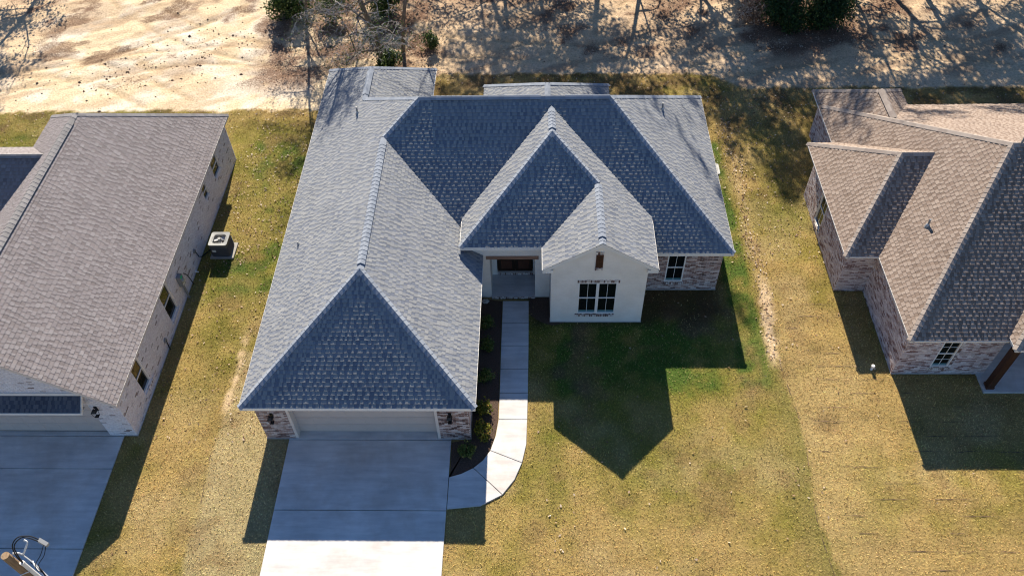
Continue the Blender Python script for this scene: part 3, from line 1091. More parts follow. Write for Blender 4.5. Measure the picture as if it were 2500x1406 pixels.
class Walls:
    """walls of one house; bricks are collected and the largest in view become pieces of their own"""
    def __init__(s, house, bmat, mortar):
        s.house, s.bmat, s.mortar = house, bmat, mortar
        s.off = Vector(house.location)
        s.cand = []
        s.rest = {}

    def wall(s, p0, p1, z0, z1, openings=(), brick=True, m=None, thick=0.2, top=None, z_brick=None):
        """wall from plan point p0 to p1, outside on the right-hand side; openings (u0,u1,z0,z1); top(u) limits a gable"""
        a, b_ = Vector((*p0, 0)) - Vector((s.off.x, s.off.y, 0)), Vector((*p1, 0)) - Vector((s.off.x, s.off.y, 0))
        u = (b_ - a)
        Ln = u.length
        u.normalize()
        out = Vector((u.y, -u.x, 0))
        Z = Vector((0, 0, 1))
        mb = MB()
        us = sorted({0.0, Ln} | {q for o in openings for q in o[:2]})
        us[0], us[-1] = 0.004, Ln - 0.004
        for i in range(len(us) - 1):
            ua, ub = us[i], us[i + 1]
            mid = (ua + ub) / 2
            segs = [(z0, z1)]
            for o in openings:
                if o[0] < mid < o[1]:
                    ns = []
                    for lo, hi in segs:
                        if o[2] > lo:
                            ns.append((lo, min(hi, o[2])))
                        if o[3] < hi:
                            ns.append((max(lo, o[3]), hi))
                    segs = [q for q in ns if q[1] - q[0] > 1e-3]
            for lo, hi in segs:
                mb.obox(a + u * ua + Z * lo, u * (ub - ua), -out * thick, Z * (hi - lo))
        if top:
            # gable triangle as a prism
            pts = top
            i0 = len(mb.v)
            k = len(pts)
            mb.v += [tuple(a + u * q[0] + Z * q[1]) for q in pts] + [tuple(a + u * q[0] + Z * q[1] - out * thick) for q in pts]
            mb.f.append(tuple(i0 + j for j in range(k)))
            mb.f.append(tuple(i0 + k + j for j in range(k))[::-1])
            for j in range(k):
                mb.f.append((i0 + (j - 1) % k, i0 + j, i0 + k + j, i0 + k + (j - 1) % k))
        w = mb.build('wall', m or (s.mortar if brick else 'painted_brick'), s.house)
        if brick:
            s._bricks(w, a, u, out, Ln, z0, z1, openings, top)
        return w

    def _bricks(s, w, a, u, out, Ln, z0, z1, openings, top):
        rest = MB()
        s.rest[w] = rest
        Z = Vector((0, 0, 1))
        zmax = max([z1] + ([q[1] for q in top] if top else []))
        nr = int((zmax - z0) / BH)
        bw, bh, t, c = 0.203, 0.0620, 0.016, 0.003
        for r in range(nr):
            zz = z0 + 0.006 + r * BH
            ivs = [(0.0, Ln)]
            if zz + bh > z1 + 0.01 and top:
                xs = []
                for j in range(len(top)):
                    (ua, za), (ub, zb) = top[j - 1], top[j]
                    if (za - zz - bh) * (zb - zz - bh) < 0:
                        xs.append(ua + (ub - ua) * (zz + bh - za) / (zb - za))
                xs.sort()
                ivs = [(xs[0], xs[-1])] if len(xs) >= 2 else []
            for o in openings:
                if zz + bh > o[2] and zz < o[3]:
                    ns = []
                    for lo, hi in ivs:
                        if o[0] > lo:
                            ns.append((lo, min(hi, o[0])))
                        if o[1] < hi:
                            ns.append((max(lo, o[1]), hi))
                    ivs = ns
            for lo, hi in ivs:
                k = math.floor((lo - (BW / 2 if r % 2 else 0)) / BW)
                while True:
                    b0 = (BW / 2 if r % 2 else 0) + k * BW
                    k += 1
                    if b0 >= hi:
                        break
                    c0, c1 = max(b0, lo), min(b0 + bw, hi)
                    if c1 - c0 < 0.02:
                        continue
                    p = a + u * c0 + Z * zz
                    if c1 - c0 > bw - 1e-4:
                        facing = out.dot((Vector((0, 0, CAM_H)) - p - s.off).normalized())
                        s.cand.append((px_size(p + s.off, 0.2) * max(facing, 0), p, u, out, w))
                    else:
                        s._piece(rest, p, u, out, c1 - c0, bh)

    @staticmethod
    def _piece(rest, p, u, out, w, h, t=0.016, c=0.003):
        Z = Vector((0, 0, 1))
        A = [p, p + u * w, p + u * w + Z * h, p + Z * h]
        B = [p + u * c + Z * c + out * t, p + u * (w - c) + Z * c + out * t, p + u * (w - c) + Z * (h - c) + out * t, p + u * c + Z * (h - c) + out * t]
        i = len(rest.v)
        rest.v += [tuple(q) for q in A + B]
        rest.f += [(i + 4, i + 5, i + 6, i + 7)] + [(i + (j - 1) % 4, i + j, i + 4 + j, i + 4 + (j - 1) % 4) for j in range(4)]

    def soldiers(s, w, p0, u, n, z0, h=0.2, m='brick_soldier', pitch=0.072, t=0.03, name='brick'):
        """a row of bricks stood on end, each one a piece of the wall"""
        a = Vector(p0) - s.off
        u = Vector((*u, 0)).normalized()
        out = Vector((u.y, -u.x, 0))
        mb = MB()
        ww, c = pitch - 0.010, 0.004
        A = [(0, 0, 0), (ww, 0, 0), (ww, 0, h), (0, 0, h)]
        B = [(c, -t, c), (ww - c, -t, c), (ww - c, -t, h - c), (c, -t, h - c)]
        mb.face(B)
        for j in range(4):
            mb.face([A[j - 1], A[j], B[j], B[j - 1]])
        me = mb.mesh('brick')
        for k in range(n):
            p = a + u * (pitch * k) + Vector((0, 0, z0))
            put('brick', me, m, w, Matrix(((u.x, -out.x, 0, p.x), (u.y, -out.y, 0, p.y), (0, 0, 1, p.z), (0, 0, 0, 1))))

    def finish(s, limit=300):
        s.cand.sort(key=lambda t: -t[0])
        me = brick_mesh(s.bmat)
        for k, (sz, p, u, out, w) in enumerate(s.cand):
            if k < limit and sz > 0:
                put('brick', me, s.bmat, w, Matrix(((u.x, -out.x, 0, p.x), (u.y, -out.y, 0, p.y), (0, 0, 1, p.z), (0, 0, 0, 1))))
            else:
                s._piece(s.rest[w], p, u, out, 0.203, 0.0620)
        for w, r in s.rest.items():
            if r.v:
                r.build('brickwork', s.bmat, w, 'stuff')


def window(house, p0, u, w, z0, z1, cols=2, units=1, rows=1, recess=0.06, film=True, label=None, m='vinyl'):
    """double-hung window seen from outside; p0 plan corner at the left jamb, u along the wall (outside on the right)"""
    off = Vector(house.location)
    a = Vector((*p0, 0)) - Vector((off.x, off.y, 0))
    u = Vector((*u, 0)).normalized()
    out = Vector((u.y, -u.x, 0))
    Z = Vector((0, 0, 1))
    a = a - out * recess
    fr = 0.045
    mb = MB()
    d = out * 0.07

    def bar(mb, u0, u1, za, zb, dep, o0=0.0):
        mb.obox(a + u * u0 + Z * za + out * o0, u * (u1 - u0), out * dep, Z * (zb - za))
    bar(mb, 0, w, z0 - 0.0, z0 + fr, 0.085)
    bar(mb, 0, w, z1 - fr, z1, 0.07)
    bar(mb, 0, fr, z0 + fr, z1 - fr, 0.07)
    bar(mb, w - fr, w, z0 + fr, z1 - fr, 0.07)
    uw = (w - 2 * fr) / units
    for k in range(1, units):
        bar(mb, fr + uw * k - 0.055, fr + uw * k + 0.055, z0 + fr, z1 - fr, 0.066)
    win = mb.build('window', m, house, label=label)
    zm = (z0 + z1) / 2
    for k in range(units):
        ua = fr + uw * k + (0.055 if k else 0)
        ub = fr + uw * (k + 1) - (0.055 if k < units - 1 else 0)
        sb = MB()
        bar(sb, ua, ub, zm - 0.025, zm + 0.025, 0.05)
        sb.build('sash_rail', m, win)
        for (za, zb, dep) in ((z0 + fr, zm - 0.025, 0.012), (zm + 0.025, z1 - fr, 0.022)):
            pw, ph = (ub - ua) / cols, (zb - za) / rows
            for i in range(cols):
                for r in range(rows):
                    pb = MB()
                    bar(pb, ua + pw * i + 0.006, ua + pw * (i + 1) - 0.006, za + ph * r + 0.006, za + ph * (r + 1) - 0.006, dep, 0.002)
                    pb.build('pane', 'glass_dark', win)
            for i in range(1, cols):
                pb = MB()
                bar(pb, ua + pw * i - 0.008, ua + pw * i + 0.008, za, zb, dep + 0.014, 0.004)
                pb.build('muntin', m, win)
            for r in range(1, rows):
                pb = MB()
                bar(pb, ua, ub, za + ph * r - 0.008, za + ph * r + 0.008, dep + 0.012, 0.004)
                pb.build('muntin', m, win)
        if film:
            pb = MB()
            bar(pb, ua + 0.01, ub - 0.01, z0 + fr + 0.004, z0 + fr + 0.10, 0.018, 0.002)
            pb.build('sill_strip', 'film_teal', win)
    return win


def lantern(house, x, y, z):
    """black carriage lantern on a wall facing -y; z is its top"""
    off = Vector(house.location)
    P = Vector((x, y, z)) - off
    mb = MB()
    mb.box(P.x - 0.055, P.x + 0.055, P.y - 0.02, P.y, P.z - 0.30, P.z - 0.04)
    mb.tube([(P.x, P.y - 0.01, P.z - 0.08), (P.x, P.y - 0.10, P.z - 0.03), (P.x, P.y - 0.16, P.z - 0.05)], 0.012, 6)
    root = mb.build('wall_lantern', 'black_metal', house)
    cap = MB()
    r, cy = 0.10, P.y - 0.16
    i = 0
    cap.v += [(P.x - r, cy - r, P.z - 0.14), (P.x + r, cy - r, P.z - 0.14), (P.x + r, cy + r, P.z - 0.14), (P.x - r, cy + r, P.z - 0.14),
              (P.x - 0.035, cy - 0.035, P.z - 0.05), (P.x + 0.035, cy - 0.035, P.z - 0.05), (P.x + 0.035, cy + 0.035, P.z - 0.05), (P.x - 0.035, cy + 0.035, P.z - 0.05)]
    cap.f += [(0, 3, 2, 1), (4, 5, 6, 7), (0, 1, 5, 4), (1, 2, 6, 5), (2, 3, 7, 6), (3, 0, 4, 7)]
    cap.build('lantern_cap', 'black_metal', root)
    fr = MB()
    for sx in (-1, 1):
        for sy in (-1, 1):
            x0, y0 = P.x + sx * 0.085, cy + sy * 0.085
            fr.tube([(x0, y0, P.z - 0.14), (P.x + sx * 0.06, cy + sy * 0.06, P.z - 0.42)], 0.008, 5)
    fr.box(P.x - 0.068, P.x + 0.068, cy - 0.068, cy + 0.068, P.z - 0.435, P.z - 0.415)
    fr.build('lantern_frame', 'black_metal', root)


def vent_pipe(house, p, h=0.4, r=0.04, lead=True):
    off = Vector(house.location)
    P = Vector(p) - off
    mb = MB()
    mb.tube([P + Vector((0, 0, -0.1)), P + Vector((0, 0, h))], r, 10)
    v = mb.build('vent_pipe', 'grey_metal', house)
    fl = MB()
    fl.tube([P + Vector((0, 0, -0.06)), P + Vector((0, 0, 0.06)), P + Vector((0, 0, 0.12))], [r * 2.6, r * 1.9, r * 1.1], 10)
    fl.build('flashing', 'galvanised', v)


# ================================================================== the house in the centre
he, hc = 2.585, 3.40
sW, sGe, sF, sG, sC, sB, sR, sE, sCw, sCe, sRe = 0.657, 0.660, 0.675, 0.675, 0.675, 0.749, 0.743, 0.747, 0.715, 0.648, 0.640
xL, xR, yF, xE, yM, yR = -10.178, -2.016, 15.040, 7.949, 22.238, 27.591
xCl, xCr, yC, xGl, yG, xRr, yRB = -2.855, 4.713, 21.821, 0.343, 20.627, -4.846, 34.830
OV = 0.311
house = empty('house', (-1.0, 25.0, 0), 'grey-shingled house with white gable, brick corners and wide garage, in the centre', 'house')
roof = Roof(house, 'shingle_grey', 'cap_grey', 1)


def rdg(x0, x1, s0, s1):
    h = (x1 - x0) / (1 / s0 + 1 / s1)
    return x0 + h / s0, h


xg, hg = rdg(xL, xR, sW, sGe)
h = sF * (yR - yM)
xr, hr = rdg(xL, xRr, sW, sRe)
xk, hk = rdg(xCl, xCr, sCw, sCe)
xh, hh_ = rdg(xGl, xCr, sCe, sCe)
A = (xL, yF, he); B = (xR, yF, he)
C_ = (xg, yF + hg / sG, he + hg); D_ = (xg, yM + hg / sF, he + hg)
E_ = (xL + h / sW, yR, he + h); F_ = (xE - h / sE, yR, he + h)
G_ = (xE, yM, he); H_ = (xE, yR + h / sB, he)
yB = yR + h / sB
I_ = (xr, yR + (h - hr) / sB, he + hr); Jr = (xr, yRB - hr / sR, he + hr)
RL, RR = (xL, yRB, he), (xRr, yRB, he)
roof.plane([A, C_, D_, E_, I_, Jr, RL])                         # west
roof.plane([A, B, C_])                                          # garage front
xa_ = -2.45
za_ = he + sGe * (xR - xa_)
ya_ = yM + (za_ - he) / sF
roof.plane([B, (xR, ya_ - 0.2, he), (xa_, ya_, za_), D_, C_])       # garage east
roof.plane([D_, (xa_, ya_, za_), (xa_, 23.2, he + sF * (23.2 - yM)), (0.9, 23.2, he + sF * (23.2 - yM)), (0.9, yM, he), G_, F_, E_])   # main front
roof.plane([F_, G_, H_])                                        # east
roof.plane([E_, F_, H_, (xRr, yB, he), I_])                     # rear
roof.plane([Jr, RL, RR])                                        # rear wing hip
roof.plane([Jr, RR, (xRr, yB, he), I_])                         # rear wing east
# centre wing over the entry, with the gable wing
Kx, Ky, Kz = xk, yC + hk / sC, hc + hk
Kb = (xk, yM + (hc + hk - he) / sF, hc + hk)
Gx, Gz = xh, hc + hh_
Gy2 = yC + hh_ / sC
roof.plane([(xCl, yC, hc), (xk, Ky, Kz), Kb, (xCl, yM + (hc - he) / sF, hc)])                         # west
roof.plane([(xCl, yC, hc), (xGl + 0.9, yC, hc), (xh, Gy2, Gz), (xk, Ky, Kz)])                          # front
roof.plane([(xCr, yG, hc), (xCr, yM + (hc - he) / sF, hc), Kb, (xk, Ky, Kz), (xh, Gy2, Gz), (xh, yG, Gz)])   # east, shared
roof.plane([(xGl, yG, hc), (xh, yG, Gz), (xh, Gy2, Gz), (xGl, yC + 0.45, hc)])                         # gable west
# rear centre wing
rx0, rx1, ry = -2.38, 3.64, 33.42
rxm, rhh = rdg(rx0, rx1, sR, sR)
rz = he + rhh
rye = ry - rhh / sB
ryi = yR + (h - rhh) / sB
roof.plane([(rx0, ry, he), (rx1, ry, he), (rxm, rye, rz)])
roof.plane([(rx0, ry, he), (rxm, rye, rz), (rxm, ryi, rz), (rx0, yB, he)])
roof.plane([(rx1, ry, he), (rx1, yB, he), (rxm, ryi, rz), (rxm, rye, rz)])
nW, nGe, nGf, nMf, nME, nRb = pn(1, 0, sW), pn(-1, 0, sGe), pn(0, 1, sG), pn(0, 1, sF), pn(-1, 0, sE), pn(0, -1, sB)
nRe, nRr, nCw, nCf, nCe, nGw = pn(-1, 0, sRe), pn(0, -1, sR), pn(1, 0, sCw), pn(0, 1, sC), pn(-1, 0, sCe), pn(1, 0, sCe)
roof.ridge(A, C_, nW, nGf)
roof.ridge(B, C_, nGe, nGf)
v0 = Vector(C_) + Vector((0, 0.25, 0))
roof.ridge(C_, v0, nW, nGe)
roof.ridge(v0, Vector(D_) - Vector((0, 0.3, 0)), nW, nGe, 0.032)
roof.ridge(Vector(D_) - Vector((0, 0.3, 0)), D_, nW, nGe)
roof.ridge(D_, E_, nW, nMf)
roof.ridge(I_, E_, nW, nRb)
roof.ridge(E_, Vector(E_) + Vector((0.5, 0, 0)), nMf, nRb)
roof.ridge(Vector(E_) + Vector((0.5, 0, 0)), (xk - 0.45, yR, he + h), nMf, nRb, 0.032)
roof.ridge((xk - 0.45, yR, he + h), (xk + 0.55, yR, he + h), nMf, nRb)
roof.ridge((xk + 0.55, yR, he + h), F_, nMf, nRb, 0.032)
roof.ridge(G_, F_, nMf, nME)
roof.ridge(H_, F_, nRb, nME)
roof.ridge(RL, Jr, nW, nRr)
roof.ridge(RR, Jr, nRe, nRr)
roof.ridge(Jr, Vector(Jr) - Vector((0, 0.3, 0)), nW, nRe)
roof.ridge(Vector(Jr) - Vector((0, 0.3, 0)), Vector(I_) + Vector((0, 0.3, 0)), nW, nRe, 0.032)
roof.ridge(Vector(I_) + Vector((0, 0.3, 0)), I_, nW, nRe)
roof.ridge((xCl, yC, hc), (xk, Ky, Kz), nCw, nCf)
roof.ridge((xh, Gy2, Gz), (xk, Ky, Kz), nCf, nCe)
kp = (xk, Ky + 0.2, Kz)
roof.ridge((xk, Ky, Kz), kp, nCw, nCe)
roof.ridge(kp, (xk, Kb[1] - 0.2, Kz), nCw, nCe, 0.032)
roof.ridge((xk, Kb[1] - 0.2, Kz), Kb, nCw, nCe)
roof.ridge((xh, yG, Gz), (xh, yG + 0.35, Gz), nGw, nCe)
roof.ridge((xh, yG + 0.35, Gz), (xh, Gy2 - 0.1, Gz), nGw, nCe, 0.032)
roof.ridge((rx0, ry, he), (rxm, rye, rz), nGw, nRr)
roof.ridge((rx1, ry, he), (rxm, rye, rz), nCe, nRr)
roof.ridge((rxm, rye, rz), (rxm, ryi, rz), nGw, nCe)
roof.finish()
# fascias
fascia(house, 'f', A, B, (0, -1), OV)
fascia(house, 'f', RL, A, (-1, 0), OV)
fascia(house, 'f', B, (xR, 22.1, he), (1, 0), OV)
fascia(house, 'f', (xCr, yM, he), G_, (0, -1), OV)
fascia(house, 'f', G_, H_, (1, 0), OV)
fascia(house, 'f', H_, (xRr, yB, he), (0, 1), OV)
fascia(house, 'f', RR, RL, (0, 1), OV)
fascia(house, 'f', (xRr, yB, he), RR, (1, 0), OV)
fascia(house, 'f', (rx1, ry, he), (rx0, ry, he), (0, 1), OV)
fascia(house, 'f', (xCl, yC, hc), (xGl + 0.55, yC, hc), (0, -1), OV)
fascia(house, 'f', (xCl, yM + 1.0, hc), (xCl, yC, hc), (-1, 0), OV)
fascia(house, 'f', (xCr, yG, hc), (xCr, yM + 1.0, hc), (1, 0), OV)
fascia(house, 'f', (xGl, yC + 0.4, hc), (xGl, yG, hc), (-1, 0), OV)
# gable rake boards and returns
off = Vector(house.location)
rb = MB()
for (xa, xb) in ((xGl, xh), (xCr, xh)):
    P0, P1 = Vector((xa, yG, hc)) - off, Vector((xb, yG, Gz)) - off
    rb.obox(P0 + Vector((0, 0.004, -0.19)), P1 - P0, Vector((0, 0.03, 0)), Vector((0, 0, 0.185)))
rb.build('rake_board', 'trim_white', house)
for xa, sx in ((xGl, 1), (xCr, -1)):
    rt = MB()
    x0, x1 = sorted((xa + sx * 0.012, xa + sx * 0.40))
    rt.box(x0 - off.x, x1 - off.x, yG + 0.012 - off.y, yG + 0.30 - off.y, hc - 0.20, hc - 0.03)
    rt.build('eave_return', 'trim_white', house)
# walls
wl = Walls(house, 'brick_red', 'mortar')
yg = yF + OV
gx0, gx1, gz1 = -8.78, -3.42, 2.16
HW = he - 0.16
w_g = wl.wall((xL + OV, yg), (xR - OV, yg), 0.0, HW, [(gx0 - xL - OV, gx1 - xL - OV, -1, gz1)])
wl.wall((xL + OV, yRB - OV), (xL + OV, yg), 0.0, HW)
wl.wall((xR - OV, yg), (xR - OV, 22.3), 0.0, HW)
ym = yM + OV
ww0, ww1, wz0, wz1 = 5.45, 6.18, 0.54, 2.22
w_m = wl.wall((4.37, ym), (xE - OV, ym), 0.0, HW, [(ww0 - 4.37, ww1 - 4.37, wz0, wz1)])
wl.wall((xE - OV, ym), (xE - OV, yB - OV), 0.0, HW)
wl.wall((xE - OV, yB - OV), (xRr - OV, yB - OV), 0, HW)
wl.wall((xRr - OV, yB - OV), (xRr - OV, yRB - OV), 0, HW)
wl.wall((xRr - OV, yRB - OV), (xL + OV, yRB - OV), 0, HW)
# white gable front
yw = yG + 0.18
gxa, gxb = 0.67, 4.37
wu = gxa
w_gb = wl.wall((gxa, yw), (gxb, yw), 0.0, hc - 0.10, [(1.75 - wu, 3.26 - wu, 0.59, 2.46)], brick=False,
               top=[(0, hc - 0.10), (gxb - gxa, hc - 0.10), (gxb - gxa, hc - 0.10 + 0.04), (xh - gxa, Gz - 0.13), (0, hc - 0.10 + 0.04)])
wl.wall((gxa, 23.3), (gxa, yw + 0.2), 0, hc - 0.10, brick=False)
wl.wall((gxb, yw + 0.2), (gxb, 23.3), 0, hc - 0.10, brick=False)
# entry wall with the porch opening
ye = 22.14
ex0, ex1, ez1 = -1.76, 0.06, 2.39
w_e = wl.wall((-2.53, ye), (gxa - 0.004, ye), 0.0, hc - 0.14, [(ex0 + 2.53, ex1 + 2.53, -1, ez1)], brick=False, thick=0.28)
wl.wall((-2.53, 24.6), (-2.53, ye + 0.28), 0.0, hc - 0.14, brick=False)
w_pl = wl.wall((ex0, ye + 0.28), (ex0, 23.35), 0, 2.8, brick=False, thick=0.1)
w_pr = wl.wall((ex1, 23.35), (ex1, ye + 0.28), 0, 2.8, brick=False, thick=0.1)
dx0, dx1 = -1.55, -0.03
w_d = wl.wall((ex0 - 0.1, 23.3), (ex1 + 0.1, 23.3), 0, 2.8, [(dx0 - ex0 + 0.1, dx1 - ex0 + 0.1, 0.27, 2.36)], brick=False)
cl = MB(); cl.box(ex0 - off.x - 0.1, ex1 - off.x + 0.1, ye + 0.28 - off.y, 23.4 - off.y, 2.62, 2.68); cl.build('porch_ceiling', 'trim_white', house)
# thin soldier course along the porch front and under the doors
fl = MB(); fl.box(ex0 - off.x, ex1 - off.x, 22.07 - off.y, 23.32 - off.y, -0.1, 0.13)
pf = fl.build('porch_floor', 'concrete', house)
wl.soldiers(pf, (ex0 + 0.01, 22.07, 0), (1, 0), 25, 0.0, 0.125)
wl.soldiers(w_d, (dx0 + 0.02, 23.3, 0), (1, 0), 21, 0.135, 0.13)
bm_ = MB(); bm_.box(-1.90 - off.x, 0.20 - off.x, ye - 0.04 - off.y, ye + 0.24 - off.y, ez1, ez1 + 0.17)
bm_.build('lintel_beam', 'wood_beam', house)
# double front door
for k, (xa, xb) in enumerate(((dx0 + 0.03, (dx0 + dx1) / 2 - 0.004), ((dx0 + dx1) / 2 + 0.004, dx1 - 0.03))):
    d_ = MB(); d_.box(xa - off.x, xb - off.x, 23.36 - off.y, 23.41 - off.y, 0.29, 2.33)
    dr = d_.build('door', 'wood_door', house)
    for (za, zb) in ((0.45, 0.95), (1.1, 1.65), (1.8, 2.2)):
        p_ = MB(); p_.box(xa + 0.13 - off.x, xb - 0.13 - off.x, 23.35 - off.y, 23.36 - off.y, za, zb)
        p_.build('door_panel', 'wood_shutter', dr)
    hd = MB(); hx = (xb - 0.07 if k == 0 else xa + 0.07) - off.x
    hd.tube([(hx, 23.33 - off.y, 1.05), (hx, 23.33 - off.y, 1.35)], 0.012, 6)
    hd.build('handle', 'black_metal', dr)
db = MB(); db.box(-0.0 - off.x, 0.05 - off.x, 23.27 - off.y, 23.30 - off.y, 2.18, 2.28); db.build('porch_light', 'black_metal', house)
# garage door with trim
tr_ = MB()
tr_.box(gx0 - off.x, gx0 + 0.10 - off.x, yg - 0.02 - off.y, yg + 0.30 - off.y, 0.06, gz1 - 0.002)
tr_.box(gx1 - 0.10 - off.x, gx1 - off.x, yg - 0.02 - off.y, yg + 0.30 - off.y, 0.06, gz1 - 0.002)
tr_.box(gx0 + 0.10 - off.x, gx1 - 0.10 - off.x, yg - 0.02 - off.y, yg + 0.28 - off.y, gz1 - 0.11, gz1 - 0.003)
tr_.build('door_trim', 'trim_cream', house)


def garage_door(hs, x0, x1, y, z1, m, n=4):
    of = Vector(hs.location)
    b_ = MB(); b_.box(x0 - of.x, x1 - of.x, y + 0.02 - of.y, y + 0.05 - of.y, 0.06, z1)
    g_ = b_.build('garage_door', m, hs)
    ph = (z1 - 0.06) / n
    for k in range(n):
        q = MB(); q.box(x0 + 0.004 - of.x, x1 - 0.004 - of.x, y - of.y, y + 0.02 - of.y, 0.064 + ph * k, 0.06 + ph * (k + 1) - 0.006)
        sec = q.build('door_section', m, g_)
    q = MB()
    npn = 8
    for k in range(n):
        pw = (x1 - x0 - 0.1) / npn
        for i in range(npn):
            xa, za = x0 + 0.05 + pw * i + 0.05, 0.064 + ph * k + 0.09
            q.box(xa - of.x, xa + pw - 0.1 - of.x, y - 0.008 - of.y, y - of.y, za, za + ph - 0.18)
    q.build('embossing', m, g_)


garage_door(house, gx0 + 0.10, gx1 - 0.10, yg + 0.27, gz1 - 0.1, 'door_beige')
# foundation lip
fo = MB()
for (x0, x1, y0, y1) in ((xL + OV - 0.03, gx0, yg - 0.03, yg + 0.2), (gx1, xR - OV + 0.03, yg - 0.03, yg + 0.2), (gxb + 0.02, xE - OV + 0.03, ym - 0.03, ym + 0.2), (gxa - 0.02, gxb + 0.02, yw - 0.025, yw + 0.2)):
    fo.box(x0 - off.x, x1 - off.x, y0 - off.y, y1 - off.y, -0.1, 0.05)
fo.build('foundation', 'foundation', house)
# windows
window(house, (1.75, yw), (1, 0), 1.51, 0.59, 2.46, cols=2, units=2, label='twin white window in the pale gable wall')
wl.soldiers(w_gb, (1.70, yw, 0), (1, 0), 23, 2.47, 0.15, t=0.02)
wl.soldiers(w_gb, (1.66, yw, 0), (1, 0), 22, 0.43, 0.13, t=0.06)
window(house, (ww0, ym), (1, 0), ww1 - ww0, wz0, wz1, cols=2, label='single white window in the brick wall right of the gable')
wl.soldiers(w_m, (ww0 - 0.06, ym, 0), (1, 0), 12, wz0 - 0.15, 0.145, t=0.05)
# gable vent shutter
sh = MB(); sh.box(2.34 - off.x, 2.62 - off.x, yw - 0.035 - off.y, yw - off.y, 3.36, 4.07)
sv = sh.build('gable_vent', 'wood_shutter', house)
for k in range(2):
    q = MB(); q.box(2.38 - off.x, 2.58 - off.x, yw - 0.045 - off.y, yw - 0.034 - off.y, 3.42 + 0.32 * k, 3.68 + 0.32 * k)
    q.build('shutter_panel', 'wood_dark', sv)
wl.soldiers(w_gb, (2.32, yw, 0), (1, 0), 4, 4.08, 0.14, t=0.03, pitch=0.08)
wl.soldiers(w_gb, (2.32, yw, 0), (1, 0), 4, 3.22, 0.13, t=0.05, pitch=0.08)
wl.finish()
lantern(house, -9.33, yg - 0.016, 1.82)
lantern(house, -2.97, yg - 0.016, 1.86)
vent_pipe(house, (-7.75, 29.2, he + sW * (-7.75 - xL)), 0.36)
vent_pipe(house, (5.6, 29.1, he + sE * (xE - 5.6)), 0.36)
vent_pipe(house, (-9.3, 22.2, he + sW * (-9.3 - xL)), 0.18, 0.025)

# ================================================================== white brick house on the left
lh = empty('house', (-19.0, 23.0, 0), 'white limewashed brick house with rose-grey roof, at the left edge', 'house')
lroof = Roof(lh, 'shingle_rose', 'cap_rose', 2)
lz = 2.56
lxe, lxr, lzr = -14.52, -18.75, 6.08
ls = (lzr - lz) / (lxe - lxr)
lxw = lxr - (lzr - lz) / ls
lyf, lyb = 15.12, 31.32
lye = 26.85
lsb = (lzr - lz) / (lyb - lye)
lroof.plane([(lxe, lyf, lz), (lxe, lyb, lz), (lxr, lye, lzr), (lxr, lyf, lzr)])
lroof.plane([(lxw, lyf, lz), (lxr, lyf, lzr), (lxr, lye, lzr), (lxw, lyb, lz)])
lroof.plane([(lxe, lyb, lz), (lxw, lyb, lz), (lxr, lye, lzr)])
# cross wing to the west
cy, cz = 25.55, 5.0
cyr, cyf = 28.95, 21.99
lsc = (cz - 2.6) / (cyr - cy)
cxi = lxr - (lzr - cz) / ls
lroof.plane([(-29, cyf, 2.6), (lxw + 0.2, cyf, 2.6), (cxi, cy, cz), (-29, cy, cz)])
lroof.plane([(-29, cyr, 2.6), (-29, cy, cz), (cxi, cy, cz), (lxw + 0.2, cyr, 2.6)])
lroof.ridge((lxe, lyb, lz), (lxr, lye, lzr), pn(-1, 0, ls), pn(0, -1, lsb))
lroof.ridge((lxw, lyb, lz), (lxr, lye, lzr), pn(1, 0, ls), pn(0, -1, lsb))
lroof.ridge((lxr, lyf, lzr), (lxr, lye - 0.5, lzr), pn(-1, 0, ls), pn(1, 0, ls), 0.036, 0.155)
lroof.ridge((lxr, lye - 0.5, lzr), (lxr, lye, lzr), pn(-1, 0, ls), pn(1, 0, ls))
lroof.ridge((-29, cy, cz), (cxi, cy, cz), pn(0, 1, lsc), pn(0, -1, lsc), 0.032)
# shed roof over the garage door
shy0, shz0, shy1, shz1 = 15.44, 2.80, 14.92, 2.42
lroof.finish()
lshed = Roof(lh, 'shingle_shaded', 'cap_rose', 9)  # own dark shingles, standing in for the shade on this slope
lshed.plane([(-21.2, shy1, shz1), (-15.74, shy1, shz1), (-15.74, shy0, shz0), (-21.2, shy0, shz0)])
tag(lshed.finish(), 'small roof over the garage door, its shingles coloured dark for shade')
loff = Vector(lh.location)
fascia(lh, 'f', (lxe, lyf, lz), (lxe, lyb, lz), (1, 0), 0.24, 'trim_cream', 0.13)
fascia(lh, 'f', (lxe, lyb, lz), (lxw, lyb, lz), (0, 1), 0.24, 'trim_cream', 0.13)
fascia(lh, 'f', (-21.2, shy1, shz1), (-15.74, shy1, shz1), (0, -1), 0.3, 'trim_white', 0.13)
rb = MB()
for (xa, xb) in ((lxe, lxr), (lxw, lxr)):
    P0, P1 = Vector((xa, lyf, lz)) - loff, Vector((xb, lyf, lzr)) - loff
    rb.obox(P0 + Vector((0, 0.004, -0.16)), P1 - P0, Vector((0, 0.03, 0)), Vector((0, 0, 0.155)))
    rb.obox(P0 + Vector((0, 0.03, -0.16)), P1 - P0, Vector((0, 0.28, 0)), Vector((0, 0, 0.02)))
rb.build('rake_board', 'trim_cream', lh)
q = MB(); q.obox(Vector((-15.74, shy1, shz1 - 0.13)) - loff, (0.03, 0, 0), (0, shy0 - shy1, shz0 - shz1 + 0.05), (0, 0, 0.13)); q.build('shed_end_board', 'trim_white', lh)
q = MB(); q.box(-21.2 - loff.x, -15.72 - loff.x, 15.38 - loff.y, 15.45 - loff.y, 2.80, 2.93); q.build('flashing_board', 'trim_white', lh)
wl = Walls(lh, 'brick_white', 'mortar_white')
lxw_ = -14.78
